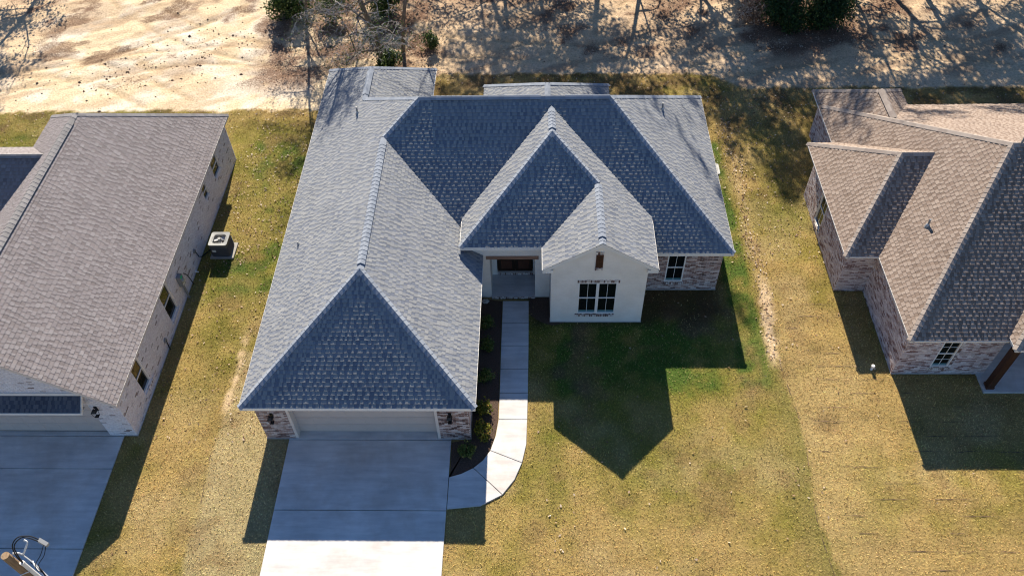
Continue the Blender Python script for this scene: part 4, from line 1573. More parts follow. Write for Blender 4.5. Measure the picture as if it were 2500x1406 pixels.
wins = [(28.36, 29.26, 1.08, 2.02), (26.76, 27.36, 1.2, 1.92), (20.45, 21.32, 0.42, 2.12), (16.94, 17.64, 0.52, 2.12)]
y0w = 15.45
w_le = wl.wall((lxw_, y0w), (lxw_, 31.1), 0.0, lz - 0.13, [(a - y0w, b_ - y0w, c_, d) for a, b_, c_, d in wins])
ldx0, ldx1, ldz = -20.6, -15.80, 2.12
gl = lambda x: lz - 0.16 + ls * (lxe - x) if x > lxr else lz - 0.16 + ls * (x - lxw)
w_lf = wl.wall((-22.7, y0w), (lxw_, y0w), 0.0, lz - 0.13, [(ldx0 + 22.7, ldx1 + 22.7, -1, ldz)],
               top=[(0, lz - 0.13), (22.7 + lxw_, lz - 0.13), (22.7 + lxw_, gl(lxw_)), (22.7 + lxr, gl(lxr)), (0, gl(-22.7))])
wl.wall((lxw_, 31.1), (-22.7, 31.1), 0, lz - 0.13)
wl.wall((-22.7, 31.1), (-22.7, y0w), 0, lz - 0.13)
wl.wall((-29, 22.4), (-22.7, 22.4), 0, 2.47)
for k, (a, b_, c_, d) in enumerate(wins):
    window(lh, (lxw_, a), (0, 1), b_ - a, c_, d, cols=1, film=False, recess=0.1, m='vinyl',
           label=['rear side window above the air conditioner', 'small square side window', 'side window beside the meter box', 'side window nearest the driveway'][k])
    if k >= 2:
        wl.soldiers(w_le, (lxw_, a - 0.05, 0), (0, 1), 14, c_ - 0.16, 0.14, 'brick_white', t=0.05)
wl.finish()
garage_door(lh, ldx0, ldx1, 15.62, 2.1, 'door_beige')
fo = MB()
fo.box(ldx1 - loff.x, lxw_ + 0.02 - loff.x, y0w - 0.025 - loff.y, y0w + 0.2 - loff.y, -0.1, 0.05)
fo.box(lxw_ - 0.2 - loff.x, lxw_ + 0.025 - loff.x, y0w + 0.2 - loff.y, 31.1 - loff.y, -0.1, 0.032)
fo.build('foundation', 'foundation', lh)
lantern(lh, -15.58, y0w - 0.016, 2.08)
# meter box with conduit, hose bibs and lines on the side wall
mxw = lxw_ + 0.018 - loff.x
mb = MB(); mb.box(mxw, mxw + 0.17, 22.0 - loff.y, 22.27 - loff.y, 0.85, 1.42)
mt = mb.build('meter_box', 'grey_metal', lh, label='grey electric meter box with a green sticker on the side wall')
q = MB(); q.tube([(mxw + 0.17, 22.13 - loff.y, 1.15), (mxw + 0.25, 22.13 - loff.y, 1.15)], [0.085, 0.08], 14); q.build('meter_dial', 'galvanised', mt)
q = MB(); q.box(mxw + 0.17, mxw + 0.174, 22.05 - loff.y, 22.22 - loff.y, 1.27, 1.40); q.build('sticker', 'sticker_green', mt)
q = MB(); q.box(mxw + 0.17, mxw + 0.174, 22.05 - loff.y, 22.2 - loff.y, 0.90, 1.0); q.build('sticker', 'sticker_white', mt)
q = MB(); q.tube([(mxw + 0.08, 22.16 - loff.y, 0.86), (mxw + 0.08, 22.16 - loff.y, -0.05)], 0.05, 10); q.build('conduit', 'grey_metal', mt)
for k, (yy, zz, pts) in enumerate(((24.10, 0.80, [(0.05, 0, 0), (0.06, 0.1, -0.45), (0.07, 0.28, -0.66), (0.12, 0.5, -0.74), (0.3, 0.8, -0.76)]), (19.46, 0.55, [(0.05, 0, 0), (0.05, -0.02, -0.3), (0.05, -0.04, -0.6)]))):
    q = MB(); q.tube([(mxw, yy - loff.y, zz), (mxw + 0.06, yy - loff.y, zz)], [0.11, 0.09], 14)
    c0 = q.build('pipe_cover', 'grey_metal', lh)
    q = MB(); q.tube([(mxw + a_, yy + b_ - loff.y, zz + c_) for a_, b_, c_ in pts], 0.022, 8); q.build('hose', 'rubber', c0)
q = MB(); q.tube([(mxw, 22.66 - loff.y, 0.98), (mxw + 0.09, 22.70 - loff.y, 0.85), (mxw + 0.10, 22.78 - loff.y, 0.5), (mxw + 0.09, 22.88 - loff.y, 0.0)], 0.02, 8); q.build('cable', 'rubber', lh)
q = MB(); q.tube([(mxw, 23.5 - loff.y, 0.14), (mxw + 0.16, 23.5 - loff.y, 0.12)], 0.03, 8); q.build('drain_pipe', 'pvc', lh)

# ================================================================== brown roofed house on the right
rh = empty('house', (18.0, 25.0, 0), 'pink brick house with brown roof and dark porch post, at the right edge', 'house')
rroof = Roof(rh, 'shingle_brown', 'cap_brown', 3)
z0 = 2.6
Px, Py, Pz = 17.7, 23.95, 6.62
ex, fy, by = 13.55, 17.9, 31.6
XE = 27.0
rsW = (Pz - z0) / (Px - ex)
rsF = (Pz - z0) / (Py - fy)
rsB = (Pz - z0) / (by - Py)
rroof.plane([(ex, fy, z0), (Px, Py, Pz), (ex, by, z0)])
rroof.plane([(ex, fy, z0), (17.3, fy, z0), (XE, fy, z0), (XE, Py, Pz), (Px, Py, Pz)])
rroof.plane([(ex, by, z0), (Px, Py, Pz), (XE, Py, Pz), (XE, by, z0)])
rroof.plane([(XE, fy, z0), (XE, by, z0), (XE + 0.1, Py, Pz)])
# side bay
ax, ay0, ay1, az = 12.26, 22.01, 28.90, 4.92
aym = (ay0 + ay1) / 2
axr = 14.66
asW = (az - z0) / (axr - ax)
asF = (az - z0) / (aym - ay0)
axi = ex + (az - z0) / rsW
rroof.plane([(ax, ay0, z0), (axr, aym, az), (ax, ay1, z0)])
rroof.plane([(ax, ay0, z0), (ex + 0.3, ay0, z0), (axi + 0.3, aym, az), (axr, aym, az)])
rroof.plane([(ax, ay1, z0), (axr, aym, az), (axi + 0.3, aym, az), (ex + 0.3, ay1, z0)])
# rear wing
bx0, bx1, bye = 13.42, 17.57, 32.98
bxm, zc = 15.47, 2.47
bs0 = 0.85
bz = zc + (bxm - bx0) * bs0
bs1 = (bz - zc) / (bx1 - bxm)
bsr = 0.72
byr = bye - (bz - zc) / bsr
byi = by - (bz - z0) / rsB
rroof.plane([(bx0, bye, zc), (bx1, bye, zc), (bxm, byr, bz)])
rroof.plane([(bx0, bye, zc), (bxm, byr, bz), (bxm, byi - 1.2, bz), (bx0, 28.2, zc)])
rroof.plane([(bx1, bye, zc), (bx1, by - 0.3, zc), (bxm, byi - 0.5, bz), (bxm, byr, bz)])
# porch wing
px0, pf_y, pz = 17.08, 17.42, 2.68
pxm, psl = 19.8, 0.95
prz = pz + (pxm - px0) * psl
pyh = pf_y + (prz - pz) / 0.75
pvy = fy + (prz - z0) / rsF
rroof.plane([(px0, pf_y, pz), (pxm, pyh, prz), (pxm, pvy, prz), (px0, fy + (pz - z0) / rsF + 0.15, pz)])
rroof.plane([(px0, pf_y, pz), (pxm * 2 - px0, pf_y, pz), (pxm, pyh, prz)])
rroof.plane([(pxm * 2 - px0, pf_y, pz), (pxm * 2 - px0, fy + 0.25, pz), (pxm, pvy, prz), (pxm, pyh, prz)])
rroof.ridge((ex, fy, z0), (Px, Py, Pz), pn(1, 0, rsW), pn(0, 1, rsF))
rroof.ridge((ex, by, z0), (Px, Py, Pz), pn(1, 0, rsW), pn(0, -1, rsB))
rroof.ridge((Px, Py, Pz), (XE, Py, Pz), pn(0, 1, rsF), pn(0, -1, rsB))
rroof.ridge((ax, ay0, z0), (axr, aym, az), pn(1, 0, asW), pn(0, 1, asF))
rroof.ridge((ax, ay1, z0), (axr, aym, az), pn(1, 0, asW), pn(0, -1, asF))
rroof.ridge((axr, aym, az), (axi, aym, az), pn(0, 1, asF), pn(0, -1, asF))
rroof.ridge((bx0, bye, zc), (bxm, byr, bz), pn(1, 0, bs0), pn(0, -1, bsr))
rroof.ridge((bx1, bye, zc), (bxm, byr, bz), pn(-1, 0, bs1), pn(0, -1, bsr))
rroof.ridge((bxm, byr, bz), (bxm, byi, bz), pn(1, 0, bs0), pn(-1, 0, bs1), 0.05)
rroof.ridge((px0, pf_y, pz), (pxm, pyh, prz), pn(1, 0, psl), pn(0, 1, 0.75))
rroof.finish()
fascia(rh, 'f', (ex, fy, z0), (px0, fy, z0), (0, -1), 0.33, 'trim_white', 0.11)
fascia(rh, 'f', (ex, ay0, z0), (ex, fy, z0), (-1, 0), 0.2, 'trim_white', 0.10)
fascia(rh, 'f', (ax, ay0, z0), (ex, ay0, z0), (0, -1), 0.4, 'trim_white', 0.10)
fascia(rh, 'f', (ax, ay1, z0), (ax, ay0, z0), (-1, 0), 0.3, 'trim_white', 0.10)
fascia(rh, 'f', (bx0, bye, zc), (bx0, ay1, zc), (-1, 0), 0.3, 'trim_white', 0.10)
fascia(rh, 'f', (bx1, bye, zc), (bx0, bye, zc), (0, 1), 0.3, 'trim_white', 0.10)
fascia(rh, 'f', (px0, pf_y, pz), (22, pf_y, pz), (0, -1), 0.4, 'trim_white', 0.12)
fascia(rh, 'f', (px0, fy + 0.3, pz), (px0, pf_y, pz), (-1, 0), 0.0, 'trim_white', 0.12)
roff = Vector(rh.location)
wl = Walls(rh, 'brick_pink', 'mortar_white')
rw = 13.80
RT = z0 - 0.11
fwx0, fwx1, fwz0, fwz1 = 15.09, 15.76, 0.50, 2.10
w_rf = wl.wall((rw, 18.26), (17.3, 18.26), 0, RT, [(fwx0 - rw, fwx1 - rw, fwz0, fwz1)])
wl.wall((17.3, 18.26), (17.3, 20.0), 0, RT)
wl.wall((17.3, 20.0), (26.6, 20.0), 0, RT)
wl.wall((rw, 22.46), (rw, 18.26), 0, RT)
aw = 12.60
wl.wall((aw, 22.46), (rw, 22.46), 0, RT)
wwy0, wwy1, wwz0, wwz1 = 25.60, 26.42, 0.35, 2.05
w_ra = wl.wall((aw, 28.28), (aw, 22.46), 0, RT, [(28.28 - wwy1, 28.28 - wwy0, wwz0, wwz1)])
wl.wall((rw, 28.28), (aw, 28.28), 0, RT)
wl.wall((rw, 32.66), (rw, 28.28), 0, RT)
wl.wall((17.2, 32.66), (rw, 32.66), 0, RT)
wl.wall((17.2, 31.2), (17.2, 32.66), 0, RT)
wl.wall((26.6, 31.2), (17.2, 31.2), 0, RT)
wl.wall((26.6, 20.0), (26.6, 31.2), 0, RT)
window(rh, (fwx0, 18.26), (1, 0), fwx1 - fwx0, fwz0, fwz1, cols=2, rows=2, label='gridded front window beside the porch post')
wl.soldiers(w_rf, (fwx0 - 0.07, 18.26, 0), (1, 0), 12, fwz0 - 0.17, 0.15, 'brick_soldier', t=0.055)
for k in range(20):
    q = MB(); q.box(fwx1 + 0.012 - roff.x, fwx1 + 0.105 - roff.x, 18.26 - 0.03 - roff.y, 18.26 - roff.y, fwz0 + 0.01 + 0.078 * k, fwz0 + 0.075 + 0.078 * k)
    q.build('brick', 'brick_soldier', w_rf)
window(rh, (aw, wwy1), (0, -1), wwy1 - wwy0, wwz0, wwz1, cols=2, film=False, label='tall side window under the brown eave')
for k in range(22):
    q = MB(); q.box(aw - 0.03 - roff.x, aw - roff.x, wwy1 + 0.012 - roff.y, wwy1 + 0.105 - roff.y, wwz0 + 0.01 + 0.078 * k, wwz0 + 0.075 + 0.078 * k)
    q.build('brick', 'brick_soldier', w_ra)
wl.soldiers(w_ra, (aw, wwy1 + 0.06, 0), (0, -1), 13, wwz0 - 0.17, 0.15, 'brick_soldier', t=0.055)
wl.finish()
q = MB(); q.box(17.0 - roff.x, 24 - roff.x, 17.37 - roff.y, 20.0 - roff.y, -0.1, 0.09); q.build('porch_floor', 'concrete', rh)
q = MB(); q.box(17.13 - roff.x, 17.38 - roff.x, 17.5 - roff.y, 17.75 - roff.y, 0.2, 2.5)
po = q.build('porch_post', 'wood_dark', rh, label='thick dark stained porch post')
q = MB(); q.box(17.11 - roff.x, 17.40 - roff.x, 17.48 - roff.y, 17.77 - roff.y, 0.09, 0.2); q.build('post_base', 'wood_shutter', po)
q = MB(); q.box(17.13 - roff.x, 22 - roff.x, 17.52 - roff.y, 17.73 - roff.y, 2.42, 2.57); q.build('porch_beam', 'wood_dark', rh)
q = MB(); q.box(17.15 - roff.x, 22 - roff.x, 17.6 - roff.y, 20 - roff.y, 2.57, 2.60); q.build('porch_ceiling', 'trim_white', rh)
fo = MB(); fo.box(rw - 0.025 - roff.x, 17.0 - roff.x, 18.235 - roff.y, 18.4 - roff.y, -0.1, 0.05); fo.build('foundation', 'foundation', rh)
vent_pipe(rh, (15.0, 22.3, z0 + rsW * (15.0 - ex)), 0.35)
vent_pipe(rh, (18.0, 23.95, Pz - 0.1), 0.4)

# ================================================================== air conditioners
def condenser(loc, label, s=0.80, hgt=0.82):
    r = empty('air_conditioner', loc, label, 'air conditioner', 'outdoor condenser units beside the houses')
    a = s / 2
    q = MB(); q.prism([(-a - 0.1, -a - 0.08), (a + 0.14, -a - 0.08), (a + 0.14, a + 0.08), (-a - 0.1, a + 0.08)], 0.0, 0.09, 0.01); q.build('pad', 'pad', r)
    q = MB()
    n_ = 6
    rc = 0.09

    def rrect(a, rc):
        pts = []
        for cx_, cy_, t0 in ((a - rc, a - rc, 0), (-a + rc, a - rc, 90), (-a + rc, -a + rc, 180), (a - rc, -a + rc, 270)):
            for k in range(4):
                t = RAD(t0 + 30 * k)
                pts.append((cx_ + rc * math.cos(t), cy_ + rc * math.sin(t)))
        return pts
    q.prism(rrect(a, rc), 0.09, hgt - 0.20)
    for k, (p_, p2) in enumerate(zip(rrect(a, rc), rrect(a, rc)[1:] + rrect(a, rc)[:1])):
        q.face([(*p_, hgt - 0.20), (*p2, hgt - 0.20), (*p2, hgt - 0.03), (*p_, hgt - 0.03)])
    body = q.build('cabinet', 'unit_grey', r)
    q = MB()
    # louvred coil guards as raised fins on the four sides
    for k in range(12):
        zz = 0.14 + 0.04 * k
        q.prism(rrect(a + 0.012, rc), zz, zz + 0.014)
    q.build('louvre_guard', 'unit_grey', body)
    q = MB()
    outer = rrect(a + 0.01, rc)
    R = a * 0.80
    m_ = len(outer)
    ring = []
    for p in outer:
        t = math.atan2(p[1], p[0])
        ring.append((R * math.cos(t), R * math.sin(t)))
    for k in range(m_):
        o0, o1, r0, r1 = outer[k - 1], outer[k], ring[k - 1], ring[k]
        q.face([(*o0, hgt), (*o1, hgt), (*r1, hgt - 0.012), (*r0, hgt - 0.012)])
        q.face([(*o0, hgt - 0.035), (*o1, hgt - 0.035), (*o1, hgt), (*o0, hgt)])
        q.face([(*r1, hgt - 0.2), (*r0, hgt - 0.2), (*r0, hgt - 0.012), (*r1, hgt - 0.012)])
    q2 = MB(); q2.v, q2.f = [], []
    top = q.build('top_cover', 'unit_top', r)
    q = MB()
    for k in range(40):
        t0_, t1_ = 2 * math.pi * k / 40, 2 * math.pi * (k + 1) / 40
        for rr in (R, R * 0.86, R * 0.72, R * 0.58, R * 0.44):
            q.face([(rr * math.cos(t0_), rr * math.sin(t0_), hgt + 0.006), (rr * math.cos(t1_), rr * math.sin(t1_), hgt + 0.006), ((rr - 0.007) * math.cos(t1_), (rr - 0.007) * math.sin(t1_), hgt + 0.006), ((rr - 0.007) * math.cos(t0_), (rr - 0.007) * math.sin(t0_), hgt + 0.006)])
    for k in range(4):
        t = RAD(45 + 90 * k)
        q.tube([(0, 0, hgt + 0.008), (R * math.cos(t), R * math.sin(t), hgt + 0.008)], 0.006, 4)
    q.build('fan_grille', 'black_metal', r)
    q = MB(); q.tube([(0, 0, hgt - 0.16), (0, 0, hgt + 0.02)], [0.09, 0.075], 14)
    hub = q.build('fan_motor', 'unit_top', r)
    for k in range(3):
        t = RAD(20 + 120 * k)
        q = MB()
        pts = []
        for j in range(7):
            u_ = j / 6
            tt = t + RAD(58) * u_
            pts.append((tt, hgt - 0.14 + 0.05 * u_))
        for j in range(6):
            (ta, za), (tb, zb) = pts[j], pts[j + 1]
            q.face([(0.08 * math.cos(ta), 0.08 * math.sin(ta), za), (0.08 * math.cos(tb), 0.08 * math.sin(tb), zb), (R * 0.94 * math.cos(tb), R * 0.94 * math.sin(tb), zb), (R * 0.94 * math.cos(ta), R * 0.94 * math.sin(ta), za)])
        q.build('fan_blade', 'galvanised', r)
    q = MB(); q.box(-a + 0.1, -a + 0.26, -a - 0.022, -a - 0.016, hgt - 0.42, hgt - 0.30); q.build('rating_label', 'sticker_white', r)
    return r


condenser((-13.83, 24.83, 0.0), 'dark grey air conditioner with a pale top beside the white brick wall')
condenser((8.32, 29.25, 0.0), 'pale topped air conditioner half hidden under the right eave of the centre house', 0.72)

# ================================================================== planting
def leaf_cloud(n, centre, radii, size, up=0.4, seed=0, hollow=0.35):
    rs = np.random.RandomState(seed)
    d = rs.normal(size=(n, 3))
    d /= np.linalg.norm(d, axis=1)[:, None]
    r = (hollow + (1 - hollow) * rs.rand(n) ** 0.5)[:, None]
    # lumpy outline
    lump = 0.72 + 0.5 * rs.rand(24)[((np.arctan2(d[:, 1], d[:, 0]) + np.pi) * 24 / 6.2832).astype(int) % 24] * (0.6 + 0.4 * rs.rand(n))
    p = np.array(centre) + d * r * np.array(radii) * lump[:, None]
    return leaf_quads(p, size, rs, d, up)


def leaf_quads(p, size, rs, d=None, up=0.4):
    n = len(p)
    nrm = rs.normal(size=(n, 3)) * 0.7 + np.array((0, 0, up))
    if d is not None:
        nrm += d * 0.5
    nrm /= np.linalg.norm(nrm, axis=1)[:, None]
    a = np.cross(nrm, rs.normal(size=(n, 3)))
    a /= np.linalg.norm(a, axis=1)[:, None] + 1e-9
    b_ = np.cross(nrm, a)
    L_ = (size * rs.uniform(0.6, 1.4, n))[:, None]
    Wd = L_ * rs.uniform(0.35, 0.6, n)[:, None]
    v = np.stack([p - a * L_, p + b_ * Wd, p + a * L_, p - b_ * Wd], 1).reshape(-1, 3)
    return v


def stems_mb(centre, n, h, spread, r=0.012, seed=0, seg=4):
    rn = random.Random(seed)
    mb = MB()
    for k in range(n):
        a = rn.uniform(0, 6.283)
        s_ = spread * rn.uniform(0.4, 1)
        c = Vector(centre)
        hh2 = h * rn.uniform(0.6, 1)
        p1 = c + Vector((math.cos(a) * s_ * 0.4, math.sin(a) * s_ * 0.4, hh2 * 0.55))
        p2 = c + Vector((math.cos(a) * s_, math.sin(a) * s_, hh2))
        mb.tube([c + Vector((math.cos(a), math.sin(a), 0)) * 0.03, p1, p2], [r, r * 0.75, r * 0.4], seg, False)
    return mb


def shrub(name, loc, label, radius, height, nleaf, m, size, group, cat='shrub', seed=0, bark='bark', stems=9, up=0.4):
    r = empty(name, loc, label, cat, group)
    stems_mb((0, 0, -0.02), stems, height * 0.85, radius * 0.75, max(0.008, radius * 0.03), seed).build('stem', bark, r)
    rs_ = random.Random(seed * 7 + 1)
    nc = 5 + int(radius * 5)
    vs = []
    for k in range(nc):
        a_ = rs_.uniform(0, 6.283)
        f_ = rs_.uniform(0.15, 0.75)
        cz_ = height * rs_.uniform(0.22, 0.72)
        rr_ = radius * rs_.uniform(0.38, 0.62)
        vs.append(leaf_cloud(nleaf // nc, (math.cos(a_) * radius * f_, math.sin(a_) * radius * f_, cz_), (rr_, rr_, min(rr_ * 1.1, height * 0.35)), size, up, seed * 31 + k, 0.15))
    vs.append(leaf_cloud(nleaf // 6, (0, 0, height * 0.5), (radius * 1.05, radius * 1.05, height * 0.55), size, up, seed, 0.5))
    v = np.concatenate(vs)
    np_mesh('foliage', v, np.arange(len(v)), 4, m, r)
    return r


GS = 'shrubs planted along the garage wall'
shrub('shrub', (-1.92, 20.55, 0.03), 'green shrub nearest the front door in the mulch bed', 0.36, 0.55, 900, 'leaf_shrub', 0.045, GS, seed=1)
shrub('shrub', (-1.93, 19.55, 0.03), 'second green shrub from the front door in the mulch bed', 0.38, 0.5, 900, 'leaf_shrub', 0.045, GS, seed=2)
shrub('shrub', (-1.85, 18.0, 0.03), 'brownish green shrub midway along the garage wall', 0.38, 0.48, 900, 'leaf_shrub', 0.045, GS, seed=3)
shrub('shrub', (-1.92, 16.55, 0.03), 'yellow tipped shrub level with the garage eave corner', 0.40, 0.55, 1000, 'leaf_shrub_gold', 0.048, GS, seed=4)
shrub('shrub', (-1.85, 15.55, 0.03), 'gold and orange shrub beside the garage brick corner', 0.36, 0.5, 900, 'leaf_shrub_gold', 0.048, GS, seed=5)
shrub('shrub', (-2.45, 14.8, 0.03), 'low green shrub nearest the driveway in the mulch bed', 0.34, 0.42, 700, 'leaf_shrub', 0.045, GS, seed=6)
q = MB()
rn = random.Random(4)
for k in range(6):
    a = k * 1.05
    q.tube([(-2.02 + 0.06 * math.cos(a), 21.86 + 0.03 * math.sin(a), 0.0), (-2.02 + 0.10 * math.cos(a), 21.86 + 0.06 * math.sin(a), 0.07), (-2.02 + 0.04 * math.cos(a), 21.86 + 0.03 * math.sin(a), 0.13)], [0.06, 0.075, 0.03], 6)
tag(q.build('stone', 'stone'), 'pale stone on the mulch left of the front step', 'stone')


# fallen leaves, and clods on the sand
def scatter_leaves():
    pts = []
    rs = np.random.RandomState(9)

    def area(n, x0, x1, y0, y1):
        pts.append(np.stack([rs.uniform(x0, x1, n), rs.uniform(y0, y1, n)], -1))
    area(260, -14.6, -10.3, 15, 24)
    area(1000, -14.6, -10.2, 24, 35)
    area(500, -28, -15, 31.4, 35.2)
    area(25, -14.6, -9.2, 8, 15)
    area(55, -0.1, 9.5, 9, 20)
    area(25, 0.5, 9.5, 14, 22)
    area(25, 9.7, 20, 9, 17.5)
    area(900, 8.2, 13.4, 24, 36.5)
    area(45, 9.8, 13.6, 16, 24)
    area(900, -9, 12, 34.5, 38.5)
    area(900, 13, 30, 33, 37)
    y = rs.uniform(18.5, 34, 900)
    pts.append(np.stack([dirt_line(y) + rs.normal(0, 0.2, 900), y], -1)[rs.rand(900) < 0.5])
    y = rs.uniform(18, 35, 500)
    pts.append(np.stack([-10.25 + rs.normal(0, 0.22, 500), y], -1))
    area(1800, -15, -5, 36.5, 45)
    area(1200, 12, 19, 40, 46)
    area(600, -8, 10, 39, 46)
    # two little clusters on the front lawn
    for cx_, cy_, n in ((1.1, 12.2, 16), (9.5, 13.7, 12), (0.6, 11.2, 6)):
        pts.append(np.stack([rs.normal(cx_, 0.35, n), rs.normal(cy_, 0.5, n)], -1))
    p = np.concatenate(pts)
    ok = np.ones(len(p), bool)
    for (a, b_, c_, d) in NO_TURF:
        ok &= ~((p[:, 0] > a) & (p[:, 0] < b_) & (p[:, 1] > c_) & (p[:, 1] < d))
    p = p[ok]
    z = ground_h(p[:, 0], p[:, 1]) + rs.uniform(0.03, 0.06, len(p))
    v = leaf_quads(np.c_[p, z], 0.05, rs, None, 1.8)
    o = np_mesh('fallen_leaves', v, np.arange(len(v)), 4, 'leaf_dry')
    tag(o, 'dry tan leaves fallen on the grass and sandy ground', 'leaves', kind='stuff')
    # clods
    mb = MB()
    rn = random.Random(5)
    for k in range(400):
        if k < 300:
            t = rn.random()
            cx_, cy_ = -25.5 + 10 * t + rn.gauss(0, 1.8), 36.8 + 6.0 * t + rn.gauss(0, 1.5)
        else:
            cx_, cy_ = rn.uniform(-33, 24), rn.uniform(36.5, 46)
        s_ = rn.uniform(0.02, 0.06) * (1.7 if rn.random() < 0.15 else 1)
        zz = float(ground_h(np.array([cx_]), np.array([cy_]))[0])
        i = len(mb.v)
        ps = [Vector((rn.uniform(0.7, 1.3) * a_, rn.uniform(0.7, 1.3) * b_, rn.uniform(0.6, 1.1) * c_)) * s_ for a_, b_, c_ in ((1, 0, 0), (-1, 0, 0), (0, 1, 0), (0, -1, 0), (0, 0, 1), (0, 0, -1))]
        mb.v += [(cx_ + q_.x, cy_ + q_.y, zz + q_.z) for q_ in ps]
        mb.f += [(i + a_, i + b_, i + c_) for a_, b_, c_ in ((0, 2, 4), (2, 1, 4), (1, 3, 4), (3, 0, 4), (2, 0, 5), (1, 2, 5), (3, 1, 5), (0, 3, 5))]
    o = mb.build('soil_clods', 'clod')
    tag(o, 'dark clods of soil strewn over the pale sand', 'soil', kind='stuff')


scatter_leaves()


# ------------------------------------------------------------------ trees
def grow(seed, height, r0, lean=(0, 0), first=0.3, levels=4, spread=0.9, nb=(7, 5, 4, 3), droop=0.0, short=1.0, twig=0.006):
    """tapered trunk and limbs; returns mesh builder and twig points"""
    rn = random.Random(seed)
    mb, tw = MB(), MB()
    tips = []

    def branch(p, d, ln, r, lev):
        n = 6 if lev == 0 else (5 if lev == 1 else 3)
        pts, rad_ = [p], [r]
        dd = d.copy()
        for k in range(n):
            wob = 0.10 if lev == 0 else 0.24
            dd = (dd + Vector((rn.gauss(0, wob), rn.gauss(0, wob), rn.gauss(0, wob) + (0.05 if lev else 0.04) - droop * lev * 0.1))).normalized()
            pts.append(pts[-1] + dd * ln / n)
            rad_.append(r * (1 - (0.80 if lev else 0.72) * (k + 1) / n))
        (mb if lev < 2 else tw).tube(pts, rad_, (8, 6, 4, 3, 3)[lev], False)
        if lev >= 2:
            tips.extend(pts[1:])
        if lev < levels:
            cnt = nb[min(lev, len(nb) - 1)]
            for k in range(cnt):
                t = first + (1 - first) * (k + rn.random()) / cnt if lev == 0 else 0.25 + 0.75 * (k + rn.random()) / cnt
                f = min(t, 0.999) * n
                i = int(f)
                q_ = pts[i].lerp(pts[i + 1], f - i)
                a = rn.uniform(0, 6.283)
                side = Vector((math.cos(a), math.sin(a), rn.uniform(-0.15, 0.5)))
                nd = (dd * (1 - spread * 0.6) + side * spread).normalized()
                rr = rad_[i] * rn.uniform(0.42, 0.62)
                branch(q_, nd, ln * rn.uniform(0.36, 0.55) * ((1.0 - 0.35 * t) * short if lev == 0 else 1), max(rr, twig), lev + 1)
    d0 = Vector((lean[0], lean[1], 1)).normalized()
    branch(Vector((0, 0, -0.1)), d0, height, r0, 0)
    return mb, tw, tips


def make_tree(name, loc, label, seed, height, r0, m_bark, m_leaf, nleaf, size, group, **kw):
    r = empty(name, loc, label, 'tree', group)
    mb, tw, tips = grow(seed, height, r0, **kw)
    mb.build('trunk', m_bark if m_bark == 'bark' or height > 11.6 else 'bark', r)
    if tw.v:
        tw.build('branches', m_bark, r)
    if nleaf:
        rs = np.random.RandomState(seed)
        t = np.array([tuple(p) for p in tips])
        p = t[rs.randint(0, len(t), nleaf)] + rs.normal(0, 0.22, (nleaf, 3))
        v = leaf_quads(p, size, rs, None, 0.4)
        np_mesh('crown', v, np.arange(len(v)), 4, m_leaf, r)
    return r


def copy_tree(src, loc, rot, scale, label):
    o = src.copy()
    COL.objects.link(o)
    o.location = loc
    o.rotation_euler = (0, 0, rot)
    o.scale = (scale, scale, scale)
    o['label'] = label
    for ch in [c for c in bpy.data.objects if c.parent == src]:
        k = ch.copy()
        COL.objects.link(k)
        k.parent = o
    return o


GT = 'trees growing in the cleared ground behind the houses'
make_tree('bare_tree', (-8.35, 39.2, -0.1), 'tall grey branched tree rising just behind the rear roof wing', 11, 11.5, 0.17, 'bark_grey', 'leaf_evergreen', 7000, 0.05, GT, lean=(-0.06, 0.05), first=0.06, nb=(24, 7, 5, 3), droop=0.9, short=0.62, twig=0.010, spread=1.0)
make_tree('bare_tree', (-13.5, 43.2, -0.1), 'slim grey branched tree above the sunlit sand, left of the rear roof wing', 23, 9.0, 0.10, 'bark_grey', 'leaf_evergreen', 5000, 0.05, GT, lean=(0.03, 0.02), first=0.06, nb=(20, 7, 5, 3), droop=0.8, short=0.62, twig=0.010, spread=1.0)
make_tree('bare_tree', (-7.4, 40.3, -0.1), 'second leaning trunk beside the tall grey branched tree', 31, 9.5, 0.12, 'bark', None, 0, 0.06, GT, lean=(0.05, 0.0), first=0.4, nb=(6, 5, 4, 3))
make_tree('sapling', (-9.9, 39.6, -0.1), 'thin brown sapling between the two grey branched trees', 37, 4.6, 0.05, 'bark', 'leaf_dry', 150, 0.06, GT, first=0.3, nb=(7, 4, 3), levels=2)
GB = 'evergreen bushes behind the houses'
shrub('evergreen_bush', (-8.0, 38.7, -0.05), 'round evergreen bush at the foot of the tall grey branched tree', 0.75, 1.2, 2600, 'leaf_evergreen', 0.07, GB, 'bush', 51)
shrub('evergreen_bush', (-14.4, 44.2, -0.05), 'large evergreen bush at the foot of the slim grey branched tree', 1.3, 2.6, 5200, 'leaf_evergreen', 0.08, GB, 'bush', 52)
shrub('evergreen_bush', (-11.9, 43.6, -0.05), 'loose evergreen bush right of the slim grey branched tree', 0.9, 2.0, 1500, 'leaf_evergreen', 0.08, GB, 'bush', 53)
shrub('evergreen_bush', (-5.9, 40.5, -0.05), 'small light green bush right of the tall grey branched tree', 0.6, 1.1, 700, 'leaf_evergreen', 0.07, GB, 'bush', 54)
shrub('evergreen_bush', (-8.9, 44.4, -0.05), 'tall ragged evergreen bush behind the trunk of the tall grey branched tree', 1.5, 3.0, 5200, 'leaf_evergreen', 0.08, GB, 'bush', 58)
shrub('evergreen_bush', (14.5, 42.9, -0.05), 'dark evergreen bush at top right, the left one of the pair', 1.7, 2.7, 8500, 'leaf_dark', 0.075, GB, 'bush', 55)
shrub('evergreen_bush', (16.9, 42.6, -0.05), 'denser blue green bush at top right, the right one of the pair', 1.65, 2.5, 9000, 'leaf_dark', 0.075, GB, 'bush', 56)
